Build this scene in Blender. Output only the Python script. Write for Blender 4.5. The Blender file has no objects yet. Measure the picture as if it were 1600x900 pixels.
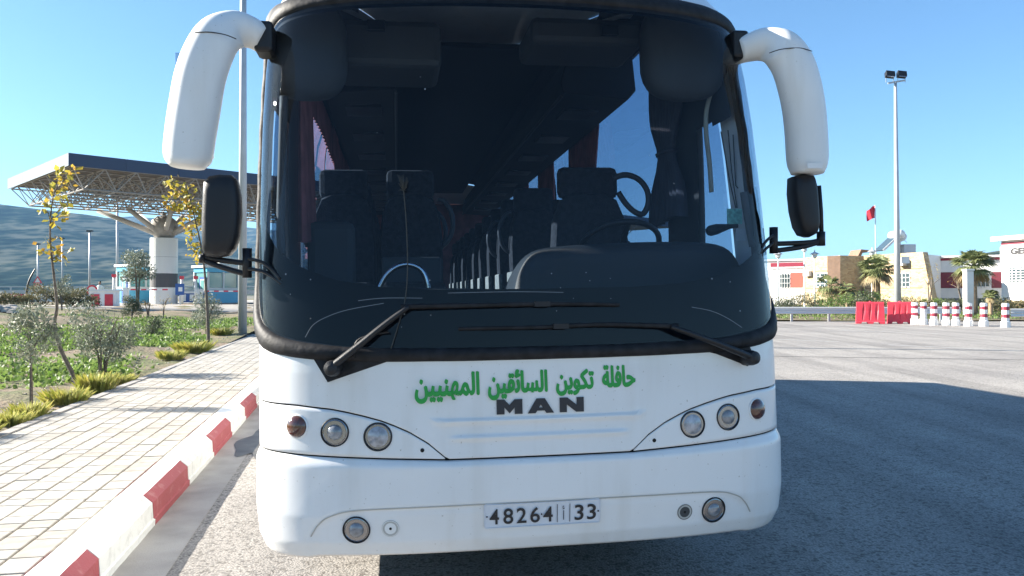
import bpy, bmesh, math, random
import numpy as np
from mathutils import Vector, Matrix, Quaternion
R = math.radians
random.seed(7); rng = np.random.default_rng(7)
sc = bpy.context.scene
C = sc.collection

# ------------------------------------------------------------------ camera, sky, sun, exposure
CZ, FPX, HOR = 1.53, 1244.0, 460.0
cam = bpy.data.objects.new('camera', bpy.data.cameras.new('camera')); C.objects.link(cam)
cam.location = (0, 0, CZ); cam.rotation_euler = (R(90) + (HOR - 450) / FPX, 0, 0)
cam.data.sensor_width = 36; cam.data.lens = 36 * FPX / 1600; cam.data.clip_start = .05; cam.data.clip_end = 20000
sc.camera = cam
SUN_EL, SUN_AZ = R(23.8), R(-80)              # azimuth clockwise from +Y
sc.world = bpy.data.worlds.new('World'); sc.world.use_nodes = True
wn = sc.world.node_tree.nodes; wl = sc.world.node_tree.links
sky = wn.new('ShaderNodeTexSky'); sky.sky_type = 'NISHITA'; sky.sun_disc = False
sky.sun_elevation = SUN_EL; sky.sun_rotation = SUN_AZ; sky.air_density = 1.0; sky.dust_density = .45; sky.ozone_density = 2.6
tint = wn.new('ShaderNodeMix'); tint.data_type = 'RGBA'; tint.blend_type = 'MULTIPLY'; tint.inputs[0].default_value = 1; tint.inputs[7].default_value = (.78, 1.0, 1.14, 1)   # the camera's cool white balance
wl.new(sky.outputs[0], tint.inputs[6]); wl.new(tint.outputs[2], wn['Background'].inputs[0]); wn['Background'].inputs[1].default_value = .05
sl = bpy.data.lights.new('sun', 'SUN'); sl.energy = 5.0; sl.angle = R(.53); sl.color = (1, .93, .82)
so = bpy.data.objects.new('sun', sl); C.objects.link(so); so.location = (-40, 8, 40)
tosun = Vector((math.sin(SUN_AZ) * math.cos(SUN_EL), math.cos(SUN_AZ) * math.cos(SUN_EL), math.sin(SUN_EL)))
so.rotation_euler = (-tosun).to_track_quat('-Z', 'Y').to_euler()
vs = sc.view_settings
vs.view_transform = 'Standard'; vs.look = 'None'; vs.gamma = 1; vs.use_curve_mapping = False; vs.exposure = 2.0
sc.cycles.max_bounces = 8; sc.cycles.transparent_max_bounces = 16; sc.cycles.use_denoising = True

# ------------------------------------------------------------------ pixels to places
def ray(px, py): return Vector(((px - 800) / FPX, 1, (HOR - py) / FPX))
def gnd(px, py, z=0.0): return Vector((0, 0, CZ)) + ray(px, py) * ((z - CZ) / ray(px, py).z)
def at(px, py, Y): return Vector((0, 0, CZ)) + ray(px, py) * Y

# ------------------------------------------------------------------ materials
MATS = {}
def mat(name, col, rough=.6, metal=0, var=0, vscale=8, bump=0, bscale=40, col2=None, spec=.5, coat=0, detail=4, obj=True, vdist=(.35, .65)):
    m = bpy.data.materials.new(name); m.use_nodes = True; MATS[name] = m
    n, l = m.node_tree.nodes, m.node_tree.links
    p = n['Principled BSDF']
    p.inputs['Base Color'].default_value = (*col, 1); p.inputs['Roughness'].default_value = rough
    p.inputs['Metallic'].default_value = metal; p.inputs['Specular IOR Level'].default_value = spec
    if coat: p.inputs['Coat Weight'].default_value = coat; p.inputs['Coat Roughness'].default_value = .05
    if var or bump or col2:
        tc = n.new('ShaderNodeTexCoord')
        co = tc.outputs['Object'] if obj else tc.outputs['Generated']
    if var or col2:
        t = n.new('ShaderNodeTexNoise'); t.inputs['Scale'].default_value = vscale; t.inputs['Detail'].default_value = detail
        l.new(co, t.inputs['Vector'])
        r = n.new('ShaderNodeValToRGB'); c2 = col2 if col2 else tuple(c * (1 - var) for c in col)
        r.color_ramp.elements[0].position = vdist[0]; r.color_ramp.elements[1].position = vdist[1]
        r.color_ramp.elements[0].color = (*c2, 1); r.color_ramp.elements[1].color = (*(min(1, c * (1 + (var if not col2 else 0))) for c in col), 1)
        l.new(t.outputs['Fac'], r.inputs['Fac']); l.new(r.outputs['Color'], p.inputs['Base Color'])
    if bump:
        t2 = n.new('ShaderNodeTexNoise'); t2.inputs['Scale'].default_value = bscale; t2.inputs['Detail'].default_value = 3
        l.new(co, t2.inputs['Vector'])
        b = n.new('ShaderNodeBump'); b.inputs['Strength'].default_value = bump; b.inputs['Distance'].default_value = .02
        l.new(t2.outputs['Fac'], b.inputs['Height']); l.new(b.outputs['Normal'], p.inputs['Normal'])
    return m

def foliage_mat(name, col, col2, trans=.3):
    m = mat(name, col, .55, vscale=.9, col2=col2, detail=2)
    n, l = m.node_tree.nodes, m.node_tree.links; p = n['Principled BSDF']
    # every leaf island gets its own tint
    g = n.new('ShaderNodeNewGeometry'); mx = n.new('ShaderNodeMix'); mx.data_type = 'RGBA'
    mx.inputs[6].default_value = (*col, 1); mx.inputs[7].default_value = (*col2, 1)
    l.new(g.outputs['Random Per Island'], mx.inputs[0]); l.new(mx.outputs[2], p.inputs['Base Color'])
    t = n.new('ShaderNodeBsdfTranslucent'); l.new(mx.outputs[2], t.inputs['Color'])
    s = n.new('ShaderNodeMixShader'); s.inputs[0].default_value = trans
    l.new(p.outputs[0], s.inputs[1]); l.new(t.outputs[0], s.inputs[2]); l.new(s.outputs[0], n['Material Output'].inputs[0])
    return m

def glass_mat(name, tint, rough=.0, dirt=0.0):
    m = bpy.data.materials.new(name); m.use_nodes = True; n, l = m.node_tree.nodes, m.node_tree.links
    n.remove(n['Principled BSDF'])
    t = n.new('ShaderNodeBsdfTransparent'); t.inputs[0].default_value = (*tint, 1)
    g = n.new('ShaderNodeBsdfGlossy'); g.inputs['Roughness'].default_value = rough; g.inputs['Color'].default_value = (1, 1, 1, 1)
    lw = n.new('ShaderNodeLayerWeight'); lw.inputs[0].default_value = .5            # two-sided Schlick reflectance of a thin pane
    pw_ = n.new('ShaderNodeMath'); pw_.operation = 'POWER'; pw_.inputs[1].default_value = 5; l.new(lw.outputs['Facing'], pw_.inputs[0])
    fr = n.new('ShaderNodeMath'); fr.operation = 'MULTIPLY_ADD'; fr.inputs[1].default_value = .92; fr.inputs[2].default_value = .021; l.new(pw_.outputs[0], fr.inputs[0])
    s = n.new('ShaderNodeMixShader'); l.new(fr.outputs[0], s.inputs[0]); l.new(t.outputs[0], s.inputs[1]); l.new(g.outputs[0], s.inputs[2])
    out = s.outputs[0]
    if dirt:                                  # a thin even film of dust with a few smears
        d = n.new('ShaderNodeBsdfDiffuse'); d.inputs[0].default_value = (.55, .56, .58, 1)
        tc = n.new('ShaderNodeTexCoord'); ns = n.new('ShaderNodeTexNoise'); ns.inputs['Scale'].default_value = 2.2; ns.inputs['Detail'].default_value = 6
        l.new(tc.outputs['Object'], ns.inputs['Vector'])
        mp = n.new('ShaderNodeMapRange'); mp.inputs[1].default_value = .4; mp.inputs[2].default_value = .8
        mp.inputs[3].default_value = dirt * .5; mp.inputs[4].default_value = dirt * 2.2; l.new(ns.outputs['Fac'], mp.inputs[0])
        s2 = n.new('ShaderNodeMixShader'); l.new(mp.outputs[0], s2.inputs[0]); l.new(out, s2.inputs[1]); l.new(d.outputs[0], s2.inputs[2]); out = s2.outputs[0]
    l.new(out, n['Material Output'].inputs[0]); MATS[name] = m
    return m

mat('white_paint', (.70, .70, .70), .38, var=.03, vscale=1.6, coat=.5, bump=.0)
def grime(m, base):
    n, l = m.node_tree.nodes, m.node_tree.links; p = n['Principled BSDF']; tc = n.new('ShaderNodeTexCoord'); last = None
    def lay(sx, scale, lo, hi, dark, det=6):
        mp = n.new('ShaderNodeMapping'); mp.inputs['Scale'].default_value = sx; l.new(tc.outputs['Object'], mp.inputs[0])
        t = n.new('ShaderNodeTexNoise'); t.inputs['Scale'].default_value = scale; t.inputs['Detail'].default_value = det; l.new(mp.outputs[0], t.inputs['Vector'])
        r = n.new('ShaderNodeValToRGB'); r.color_ramp.elements[0].position = lo; r.color_ramp.elements[1].position = hi; r.color_ramp.elements[0].color = (1, 1, 1, 1); r.color_ramp.elements[1].color = (*dark, 1); l.new(t.outputs['Fac'], r.inputs[0]); return r
    cur = n.new('ShaderNodeRGB'); cur.outputs[0].default_value = (*base, 1); cur = cur.outputs[0]
    for r in (lay((1, 1, .12), 9, .52, .8, (.90, .885, .86)), lay((1, 1, 1), 70, .70, .76, (.62, .59, .54), 3), lay((1, 1, 1), 2.2, .42, .75, (.93, .93, .925))):
        x = n.new('ShaderNodeMix'); x.data_type = 'RGBA'; x.blend_type = 'MULTIPLY'; x.inputs[0].default_value = 1; l.new(cur, x.inputs[6]); l.new(r.outputs[0], x.inputs[7]); cur = x.outputs[2]
    l.new(cur, p.inputs['Base Color'])
    b = n.new('ShaderNodeBump'); b.inputs['Strength'].default_value = .12; b.inputs['Distance'].default_value = .02; t = n.new('ShaderNodeTexNoise'); t.inputs['Scale'].default_value = 3.5; t.inputs['Detail'].default_value = 1; l.new(tc.outputs['Object'], t.inputs['Vector']); l.new(t.outputs['Fac'], b.inputs['Height']); l.new(b.outputs['Normal'], p.inputs['Coat Normal'])
grime(MATS['white_paint'], (.735, .735, .73))
mat('white_plastic', (.80, .80, .79), .45)
grime(MATS['white_plastic'], (.74, .74, .73))
mat('black_rubber', (.014, .014, .016), .6, spec=.25, var=.4, vscale=20, bump=.15, bscale=30)
mat('black_plastic', (.013, .014, .017), .45, spec=.35, bump=.12, bscale=300)
mat('frit', (.004, .005, .007), .4, spec=.05)
mat('gap', (.01, .01, .01), .9)
mat('seam_grey', (.42, .41, .38), .7)
mat('chrome', (.75, .75, .76), .12, 1)
mat('lamp_bowl', (.30, .30, .31), .22, 1)
mat('reflector', (.62, .62, .64), .2, 1)
mat('lamp_dark', (.10, .10, .11), .2)
mat('amber', (.11, .035, .02), .15, col2=(.05, .02, .015), vscale=40, coat=1)
mat('green_print', (.012, .30, .045), .5)
mat('badge', (.012, .013, .022), .35)
mat('plate', (.62, .64, .68), .4)
mat('ink', (.012, .012, .016), .5)
mat('tyre', (.02, .02, .02), .8, bump=.3, bscale=60)
mat('rim', (.5, .5, .5), .4, .8)
mat('underbody', (.02, .02, .02), .9)
mat('dash', (.016, .017, .019), .62, bump=.2, bscale=400)
mat('trim_grey', (.05, .051, .053), .7)
mat('trim_dark', (.018, .018, .02), .8)
mat('seat_fabric', (.03, .03, .036), .95, col2=(.012, .012, .016), vscale=30, bump=.3, bscale=120)
mat('seat_shell', (.05, .05, .058), .5)
mat('seat_side', (.33, .31, .27), .7, var=.3, vscale=40)
mat('curtain', (.30, .09, .085), .95, var=.25, vscale=6)
mat('curtain_dark', (.055, .055, .075), .95, var=.2, vscale=6)
mat('sticker', (.25, .60, .50), .6, var=.3, vscale=60)
mat('scratch', (.22, .24, .26), .8)
mat('paper', (.6, .63, .66), .6)
glass_mat('windshield_glass', (.62, .70, .78), dirt=.0018)
glass_mat('side_glass', (.36, .46, .58), dirt=.003)
glass_mat('clear_lens', (.9, .92, .95), .03)
glass_mat('window_glass', (.30, .38, .42))

# ------------------------------------------------------------------ mesh helpers
class MB:
    def __init__(s): s.v = []; s.f = []; s.mi = []
    def add(s, vs, fs, mi=0):
        o = len(s.v); s.v += [tuple(v) for v in vs]; s.f += [tuple(i + o for i in f) for f in fs]; s.mi += [mi] * len(fs); return s
    def box(s, c, d, rot=None, mi=0):
        x, y, z = d[0] / 2, d[1] / 2, d[2] / 2
        vs = [Vector(p) for p in ((-x, -y, -z), (x, -y, -z), (x, y, -z), (-x, y, -z), (-x, -y, z), (x, -y, z), (x, y, z), (-x, y, z))]
        if rot is not None: vs = [rot @ v for v in vs]
        return s.add([v + Vector(c) for v in vs], [(0, 3, 2, 1), (4, 5, 6, 7), (0, 1, 5, 4), (1, 2, 6, 5), (2, 3, 7, 6), (3, 0, 4, 7)], mi)
    def bar(s, a, b, w, h=None, mi=0):
        a, b = Vector(a), Vector(b); d = b - a; L = d.length
        if L < 1e-6: return s
        q = d.to_track_quat('Y', 'Z').to_matrix()
        return s.box((a + b) / 2, (w, L, h or w), q, mi)
    def tube(s, pts, rad, n=8, mi=0, cap=True, flat=1.0, up=None):
        pts = [Vector(p) for p in pts]; k = len(pts)
        if not hasattr(rad, '__len__'): rad = [rad] * k
        vs = []; prev = None
        for i, p in enumerate(pts):
            t = (pts[min(i + 1, k - 1)] - pts[max(i - 1, 0)]).normalized()
            if prev is None:
                u = Vector(up) if up else (Vector((0, 0, 1)) if abs(t.z) < .9 else Vector((1, 0, 0)))
            else: u = prev
            u = (u - t * u.dot(t)).normalized(); prev = u; w = t.cross(u)
            for j in range(n):
                a = 2 * math.pi * j / n
                vs.append(p + u * (math.cos(a) * rad[i]) + w * (math.sin(a) * rad[i] * flat))
        fs = [(i * n + j, i * n + (j + 1) % n, (i + 1) * n + (j + 1) % n, (i + 1) * n + j) for i in range(k - 1) for j in range(n)]
        if cap: fs += [tuple(range(n - 1, -1, -1)), tuple((k - 1) * n + j for j in range(n))]
        return s.add(vs, fs, mi)
    def lathe(s, prof, n=20, c=(0, 0, 0), axis=None, mi=0):
        c = Vector(c); q = Vector(axis).to_track_quat('Z', 'Y') if axis is not None else Quaternion()
        vs = [c + q @ Vector((r * math.cos(2 * math.pi * j / n), r * math.sin(2 * math.pi * j / n), z)) for r, z in prof for j in range(n)]
        fs = [(i * n + j, i * n + (j + 1) % n, (i + 1) * n + (j + 1) % n, (i + 1) * n + j) for i in range(len(prof) - 1) for j in range(n)]
        if prof[0][0] > 1e-4: fs.append(tuple(range(n - 1, -1, -1)))
        if prof[-1][0] > 1e-4: fs.append(tuple((len(prof) - 1) * n + j for j in range(n)))
        return s.add(vs, fs, mi)
    def prism(s, poly, ex, mi=0):
        ex = Vector(ex); k = len(poly); a = [Vector(p) for p in poly]
        return s.add(a + [p + ex for p in a], [tuple(range(k - 1, -1, -1)), tuple(range(k, 2 * k))] + [(i, (i + 1) % k, (i + 1) % k + k, i + k) for i in range(k)], mi)
    def build(s, name, mats, parent=None, smooth=False, bevel=0, xf=None, fixn=True, loc=None, rotz=0):
        me = bpy.data.meshes.new(name)
        me.from_pydata([tuple(xf(v)) for v in s.v] if xf else s.v, [], s.f)
        for m in (mats if isinstance(mats, (list, tuple)) else [mats]): me.materials.append(MATS[m])
        me.polygons.foreach_set('material_index', s.mi)
        if fixn:
            b = bmesh.new(); b.from_mesh(me); bmesh.ops.recalc_face_normals(b, faces=b.faces); b.to_mesh(me); b.free()
        if smooth: me.polygons.foreach_set('use_smooth', [True] * len(me.polygons))
        o = bpy.data.objects.new(name, me); C.objects.link(o)
        if parent: o.parent = parent
        if loc is not None: o.location = loc
        if rotz: o.rotation_euler.z = rotz
        if bevel:
            bv = o.modifiers.new('bevel', 'BEVEL'); bv.width = bevel; bv.segments = 2; bv.limit_method = 'ANGLE'
        return o
def tag(o, label=None, cat=None, group=None, kind=None):
    for k, v in (('label', label), ('category', cat), ('group', group), ('kind', kind)):
        if v: o[k] = v
    return o
def empty(name, loc, rz=0, label=None, cat=None, group=None):
    o = bpy.data.objects.new(name, None); C.objects.link(o); o.location = loc; o.rotation_euler.z = rz; o.empty_display_size = .2
    return tag(o, label, cat, group)
def copy_tree(o, parent=None):
    c = o.copy(); C.objects.link(c); c.parent = parent
    for ch in list(o.children): copy_tree(ch, c)
    return c
def smooth_by_angle(o, ang=40):
    me = o.data; me.polygons.foreach_set('use_smooth', [True] * len(me.polygons))
    b = bmesh.new(); b.from_mesh(me)
    for e in b.edges:
        if len(e.link_faces) == 2 and e.calc_face_angle(0) > R(ang): e.smooth = False
    b.to_mesh(me); b.free(); return o
def spline(pts, n):
    P = np.array(pts, float); k = len(P); out = []
    for i in range(n):
        t = i / (n - 1) * (k - 1); j = min(int(t), k - 2); u = t - j
        p0, p1, p2, p3 = P[max(j - 1, 0)], P[j], P[j + 1], P[min(j + 2, k - 1)]
        out.append(.5 * ((2 * p1) + (-p0 + p2) * u + (2 * p0 - 5 * p1 + 4 * p2 - p3) * u * u + (-p0 + 3 * p1 - 3 * p2 + p3) * u ** 3))
    return out

# ================================================================== SETTING
KD = Vector((-math.sin(R(11.2)), math.cos(R(11.2)), 0)); KN = Vector((math.cos(R(11.2)), math.sin(R(11.2)), 0))   # kerb direction and its normal (towards the road)
K0 = Vector((-2.363, 5.287, 0))                                                                                     # foot of the kerb
def kp(t, off=0, z=0): return K0 + KD * t + KN * off + Vector((0, 0, z))
def gz(x, y):
    """height of the land left of the road"""
    r = (y - 12) / 48; r = max(0, min(1, r)); r = r * r * (3 - 2 * r)
    d = -((x - K0.x) * KN.x + (y - K0.y) * KN.y) - 2.0                     # metres left of the pavement edge
    h = .16 + .62 * r
    if d > 0: h += .05 * math.sin(x * 1.7 + y * .6) * min(1, d / 2) + .04 * math.sin(y * 1.9 - x) * min(1, d / 2) + min(.5, max(0, d - 3) * .05) * max(0, 1 - abs(y - 30) / 22)
    return h

# asphalt: pale worn aggregate
a = mat('asphalt', (.27, .255, .235), .9)
def asphalt_nodes(m):
    n, l = m.node_tree.nodes, m.node_tree.links; p = n['Principled BSDF']
    tc = n.new('ShaderNodeTexCoord')
    def noise(s, d=2):
        t = n.new('ShaderNodeTexNoise'); t.inputs['Scale'].default_value = s; t.inputs['Detail'].default_value = d; l.new(tc.outputs['Object'], t.inputs['Vector']); return t
    v = n.new('ShaderNodeTexVoronoi'); v.inputs['Scale'].default_value = 75; l.new(tc.outputs['Object'], v.inputs['Vector'])
    big = noise(.35, 5); mid = noise(6, 4)
    r1 = n.new('ShaderNodeValToRGB'); e = r1.color_ramp.elements; e[0].position = 0; e[0].color = (.52, .485, .435, 1); e[1].position = .75; e[1].color = (.26, .245, .225, 1)
    e2 = e.new(.35); e2.color = (.43, .40, .36, 1); l.new(v.outputs['Distance'], r1.inputs[0])
    mx = n.new('ShaderNodeMix'); mx.data_type = 'RGBA'; mx.blend_type = 'MULTIPLY'; mx.inputs[0].default_value = 1
    r2 = n.new('ShaderNodeValToRGB'); r2.color_ramp.elements[0].position = .3; r2.color_ramp.elements[0].color = (.72, .72, .74, 1); r2.color_ramp.elements[1].position = .65; r2.color_ramp.elements[1].color = (1, 1, 1, 1)
    l.new(big.outputs['Fac'], r2.inputs[0]); l.new(r1.outputs[0], mx.inputs[6]); l.new(r2.outputs[0], mx.inputs[7])
    mx2 = n.new('ShaderNodeMix'); mx2.data_type = 'RGBA'; mx2.blend_type = 'MULTIPLY'; mx2.inputs[0].default_value = .3
    r3 = n.new('ShaderNodeValToRGB'); r3.color_ramp.elements[0].position = .35; r3.color_ramp.elements[0].color = (.6, .6, .6, 1); r3.color_ramp.elements[1].position = .6; r3.color_ramp.elements[1].color = (1, 1, 1, 1)
    l.new(mid.outputs['Fac'], r3.inputs[0]); l.new(mx.outputs[2], mx2.inputs[6]); l.new(r3.outputs[0], mx2.inputs[7]); 
    v2 = n.new('ShaderNodeTexVoronoi'); v2.inputs['Scale'].default_value = 48; l.new(tc.outputs['Object'], v2.inputs['Vector'])
    sp = n.new('ShaderNodeSeparateColor'); l.new(v2.outputs['Color'], sp.inputs[0])
    r4 = n.new('ShaderNodeValToRGB'); r4.color_ramp.interpolation = 'CONSTANT'; r4.color_ramp.elements[0].color = (.58, .57, .56, 1); r4.color_ramp.elements[1].position = .16; r4.color_ramp.elements[1].color = (1, 1, 1, 1); l.new(sp.outputs[0], r4.inputs[0])
    mx3 = n.new('ShaderNodeMix'); mx3.data_type = 'RGBA'; mx3.blend_type = 'MULTIPLY'; mx3.inputs[0].default_value = 1; l.new(mx2.outputs[2], mx3.inputs[6]); l.new(r4.outputs[0], mx3.inputs[7])
    # long faint tyre and oil tracks
    mpg = n.new('ShaderNodeMapping'); mpg.inputs['Rotation'].default_value = (0, 0, R(-8)); mpg.inputs['Scale'].default_value = (1.1, .06, 1); l.new(tc.outputs['Object'], mpg.inputs[0])
    tr = n.new('ShaderNodeTexNoise'); tr.inputs['Scale'].default_value = 1.4; tr.inputs['Detail'].default_value = 5; l.new(mpg.outputs[0], tr.inputs['Vector'])
    r5 = n.new('ShaderNodeValToRGB'); r5.color_ramp.elements[0].position = .36; r5.color_ramp.elements[0].color = (.74, .74, .74, 1); r5.color_ramp.elements[1].position = .55; r5.color_ramp.elements[1].color = (1, 1, 1, 1); l.new(tr.outputs['Fac'], r5.inputs[0])
    mx4 = n.new('ShaderNodeMix'); mx4.data_type = 'RGBA'; mx4.blend_type = 'MULTIPLY'; mx4.inputs[0].default_value = 1; l.new(mx3.outputs[2], mx4.inputs[6]); l.new(r5.outputs[0], mx4.inputs[7]); l.new(mx4.outputs[2], p.inputs['Base Color'])
    b = n.new('ShaderNodeBump'); b.inputs['Strength'].default_value = .5; b.inputs['Distance'].default_value = .006; b.invert = True
    l.new(v.outputs['Distance'], b.inputs['Height']); l.new(b.outputs['Normal'], p.inputs['Normal'])
asphalt_nodes(a)
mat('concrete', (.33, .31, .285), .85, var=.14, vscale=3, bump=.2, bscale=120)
mat('line_paint', (.55, .54, .52), .7, col2=(.30, .29, .27), vscale=9, vdist=(.3, .5))
mat('paver', (.38, .355, .31), .85, var=.12, vscale=9, bump=.25, bscale=160)
mat('paver_dark', (.345, .315, .27), .85, var=.14, vscale=9, bump=.25, bscale=160)
mat('paver_pale', (.41, .385, .34), .85, var=.1, vscale=9, bump=.25, bscale=160)
mat('joint', (.10, .095, .09), .95)
mat('kerb_white', (.76, .76, .73), .75, col2=(.60, .60, .57), vscale=14, vdist=(.25, .5), bump=.25, bscale=70)
mat('kerb_red', (.36, .075, .085), .75, col2=(.45, .19, .18), vscale=12, vdist=(.22, .42), bump=.25, bscale=70)
mat('far_land', (.12, .12, .07), .95, col2=(.16, .13, .09), vscale=.02)

def sheet(name, pts, m, z=None, kind='structure'):
    b = MB(); b.add([(p[0], p[1], p[2] if z is None else z) for p in pts], [tuple(range(len(pts)))])
    return tag(b.build(name, m), kind=kind)
sheet('ground', [(-6000, -400, -.3), (6000, -400, -.3), (6000, 7000, -.3), (-6000, 7000, -.3)], 'far_land')
e0, e1 = kp(-60, -.05), kp(62, -.05)
sheet('road', [(e0.x, e0.y), (140, e0.y), (140, 47), (6, 47), (6, 140), (-14, 140), (e1.x, e1.y)], 'asphalt', 0)
b = MB()                                                                    # pale strip along the kerb, added to lighten the kerb's shadow
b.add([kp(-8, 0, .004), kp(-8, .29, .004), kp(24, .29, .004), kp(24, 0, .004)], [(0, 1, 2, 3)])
shade_strip = tag(b.build('pale_shade_strip', 'concrete'), kind='structure')
mat('wet', (.06, .058, .055), .55, col2=(.12, .115, .105), vscale=5)
b = MB(); pc = kp(3.0, .36); pts = []                                        # damp patch beside the kerb
for i in range(40):
    a_ = 2 * math.pi * i / 40; rr = 1 + .18 * math.sin(3 * a_ + 1) + .12 * math.sin(7 * a_)
    pts.append(pc + KD * (math.cos(a_) * .95 * rr) + KN * (math.sin(a_) * .22 * rr) + Vector((0, 0, .008)))
b.add(pts, [tuple(range(40))]); tag(b.build('damp_patch', 'wet'), 'damp dark patch on the road beside the kerb', 'puddle')
# road markings and the dark seam across the carriageway, right
def ground_strip(name, p0, p1, w, m, z=.006, **k):
    p0, p1 = Vector((*p0[:2], z)), Vector((*p1[:2], z)); d = (p1 - p0).normalized(); nn = Vector((-d.y, d.x, 0)) * (w / 2)
    b = MB(); k_ = 24; vs = []; fs = []
    for i in range(k_ + 1):
        q = p0.lerp(p1, i / k_); j = w * .06 * math.sin(i * 2.1)
        vs += [q - nn * (1 + j), q + nn * (1 + j)]
    fs = [(2 * i, 2 * i + 2, 2 * i + 3, 2 * i + 1) for i in range(k_)]
    b.add(vs, fs); return tag(b.build(name, m, fixn=False), **k)
mat('seam', (.035, .034, .033), .8)
ground_strip('expansion_joint', gnd(1190, 556.5), gnd(1700, 564), .055, 'seam', label='dark tar joint line running across the pale carriageway', cat='joint line')
for i, (xa, ya, xb, yb) in enumerate([(1388, 539, 1640, 551), (1205, 530, 1312, 534.5), (1290, 516, 1465, 521.5), (1212, 513, 1248, 514), (1530, 524.5, 1700, 528)]):
    ground_strip('lane_line', gnd(xa, ya), gnd(xb, yb), .12, 'line_paint', label=['faded white lane line nearest the shadow, lower right', 'short white lane dash close to the bus corner', 'white lane line before the red barriers', 'shortest lane dash below the guardrail beside the bus', 'white lane line in front of the bollards at right edge'][i], cat='road marking', group='road markings')

# hills far left and right (low, with gullies), then the land left of the road
mat('hill_scrub', (.03, .03, .02), 1.0, spec=0)
def hill_nodes(m):
    n, l = m.node_tree.nodes, m.node_tree.links; p = n['Principled BSDF']; tc = n.new('ShaderNodeTexCoord')
    mp = n.new('ShaderNodeMapping'); mp.inputs['Scale'].default_value = (1, .35, 2.6); l.new(tc.outputs['Object'], mp.inputs[0])
    t = n.new('ShaderNodeTexNoise'); t.inputs['Scale'].default_value = .009; t.inputs['Detail'].default_value = 8; t.inputs['Roughness'].default_value = .65; l.new(mp.outputs[0], t.inputs['Vector'])
    t2 = n.new('ShaderNodeTexVoronoi'); t2.inputs['Scale'].default_value = .05; l.new(mp.outputs[0], t2.inputs['Vector'])
    r = n.new('ShaderNodeValToRGB'); e = r.color_ramp.elements; e[0].position = .36; e[0].color = (.008, .014, .008, 1); e[1].position = .66; e[1].color = (.14, .14, .095, 1)
    x = e.new(.52); x.color = (.026, .040, .022, 1)
    mxn = n.new('ShaderNodeMath'); mxn.operation = 'MULTIPLY_ADD'; mxn.inputs[1].default_value = .28; l.new(t2.outputs['Distance'], mxn.inputs[0]); 
    sb = n.new('ShaderNodeMath'); sb.operation = 'SUBTRACT'; sb.inputs[1].default_value = .12; l.new(t.outputs['Fac'], sb.inputs[0]); l.new(sb.outputs[0], mxn.inputs[2])
    l.new(mxn.outputs[0], r.inputs[0]); l.new(r.outputs[0], p.inputs['Base Color'])
hill_nodes(MATS['hill_scrub'])
def hill(name, crest, y_foot, y_crest, depth, n=110, rows=36, seed=1, amp=1):
    """crest: (px, py) skyline points; the slope climbs from y_foot to y_crest"""
    cx = [c[0] for c in crest]; cy = [c[1] for c in crest]; rg = np.random.default_rng(seed); ph = rg.uniform(0, 6.28, 12)
    vs = []
    for j in range(rows + 1):
        v = j / rows
        Y = y_foot + (y_crest - y_foot) * min(1, v * 1.25) + max(0, v - .8) / .2 * depth
        for i in range(n + 1):
            px = cx[0] + (cx[-1] - cx[0]) * i / n
            H = CZ + (HOR - np.interp(px, cx, cy)) / FPX * y_crest
            u = min(1, v * 1.25); z = H * (u ** 1.15) if v <= .8 else H * (1 - (v - .8) / .2 * .35)
            x = (px - 800) / FPX * (y_crest * .55 + Y * .45)
            g = sum(math.sin(x * .004 * (k + 1) + ph[k] + Y * .0015 * (k % 3)) / (k + 1) for k in range(8))
            z += amp * g * 14 * u * (1 - u) * 2 + amp * 3 * math.sin(x * .05 + ph[9]) * math.sin(Y * .03) * u * (1 - u) * 3
            vs.append((x, Y + g * 20 * (1 - u), max(-.2, z)))
    fs = [(j * (n + 1) + i, j * (n + 1) + i + 1, (j + 1) * (n + 1) + i + 1, (j + 1) * (n + 1) + i) for j in range(rows) for i in range(n)]
    b = MB(); b.add(vs, fs); return tag(b.build(name, 'hill_scrub', smooth=True), kind='structure')
hill('hills', [(-900, 300), (-400, 290), (-100, 305), (0, 317), (70, 326), (140, 334), (205, 347), (260, 366), (330, 384), (420, 398), (560, 420), (700, 440)], 900, 1900, 500, seed=3)
hill('hills', [(80, 345), (205, 336), (300, 345), (370, 352), (460, 362), (560, 385), (700, 410), (900, 430)], 1500, 3600, 700, seed=5)
hill('hills', [(1300, 445), (1420, 420), (1500, 402), (1560, 391), (1600, 387), (1700, 384), (1900, 395), (2300, 420)], 260, 800, 200, seed=8, amp=.4)

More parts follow.
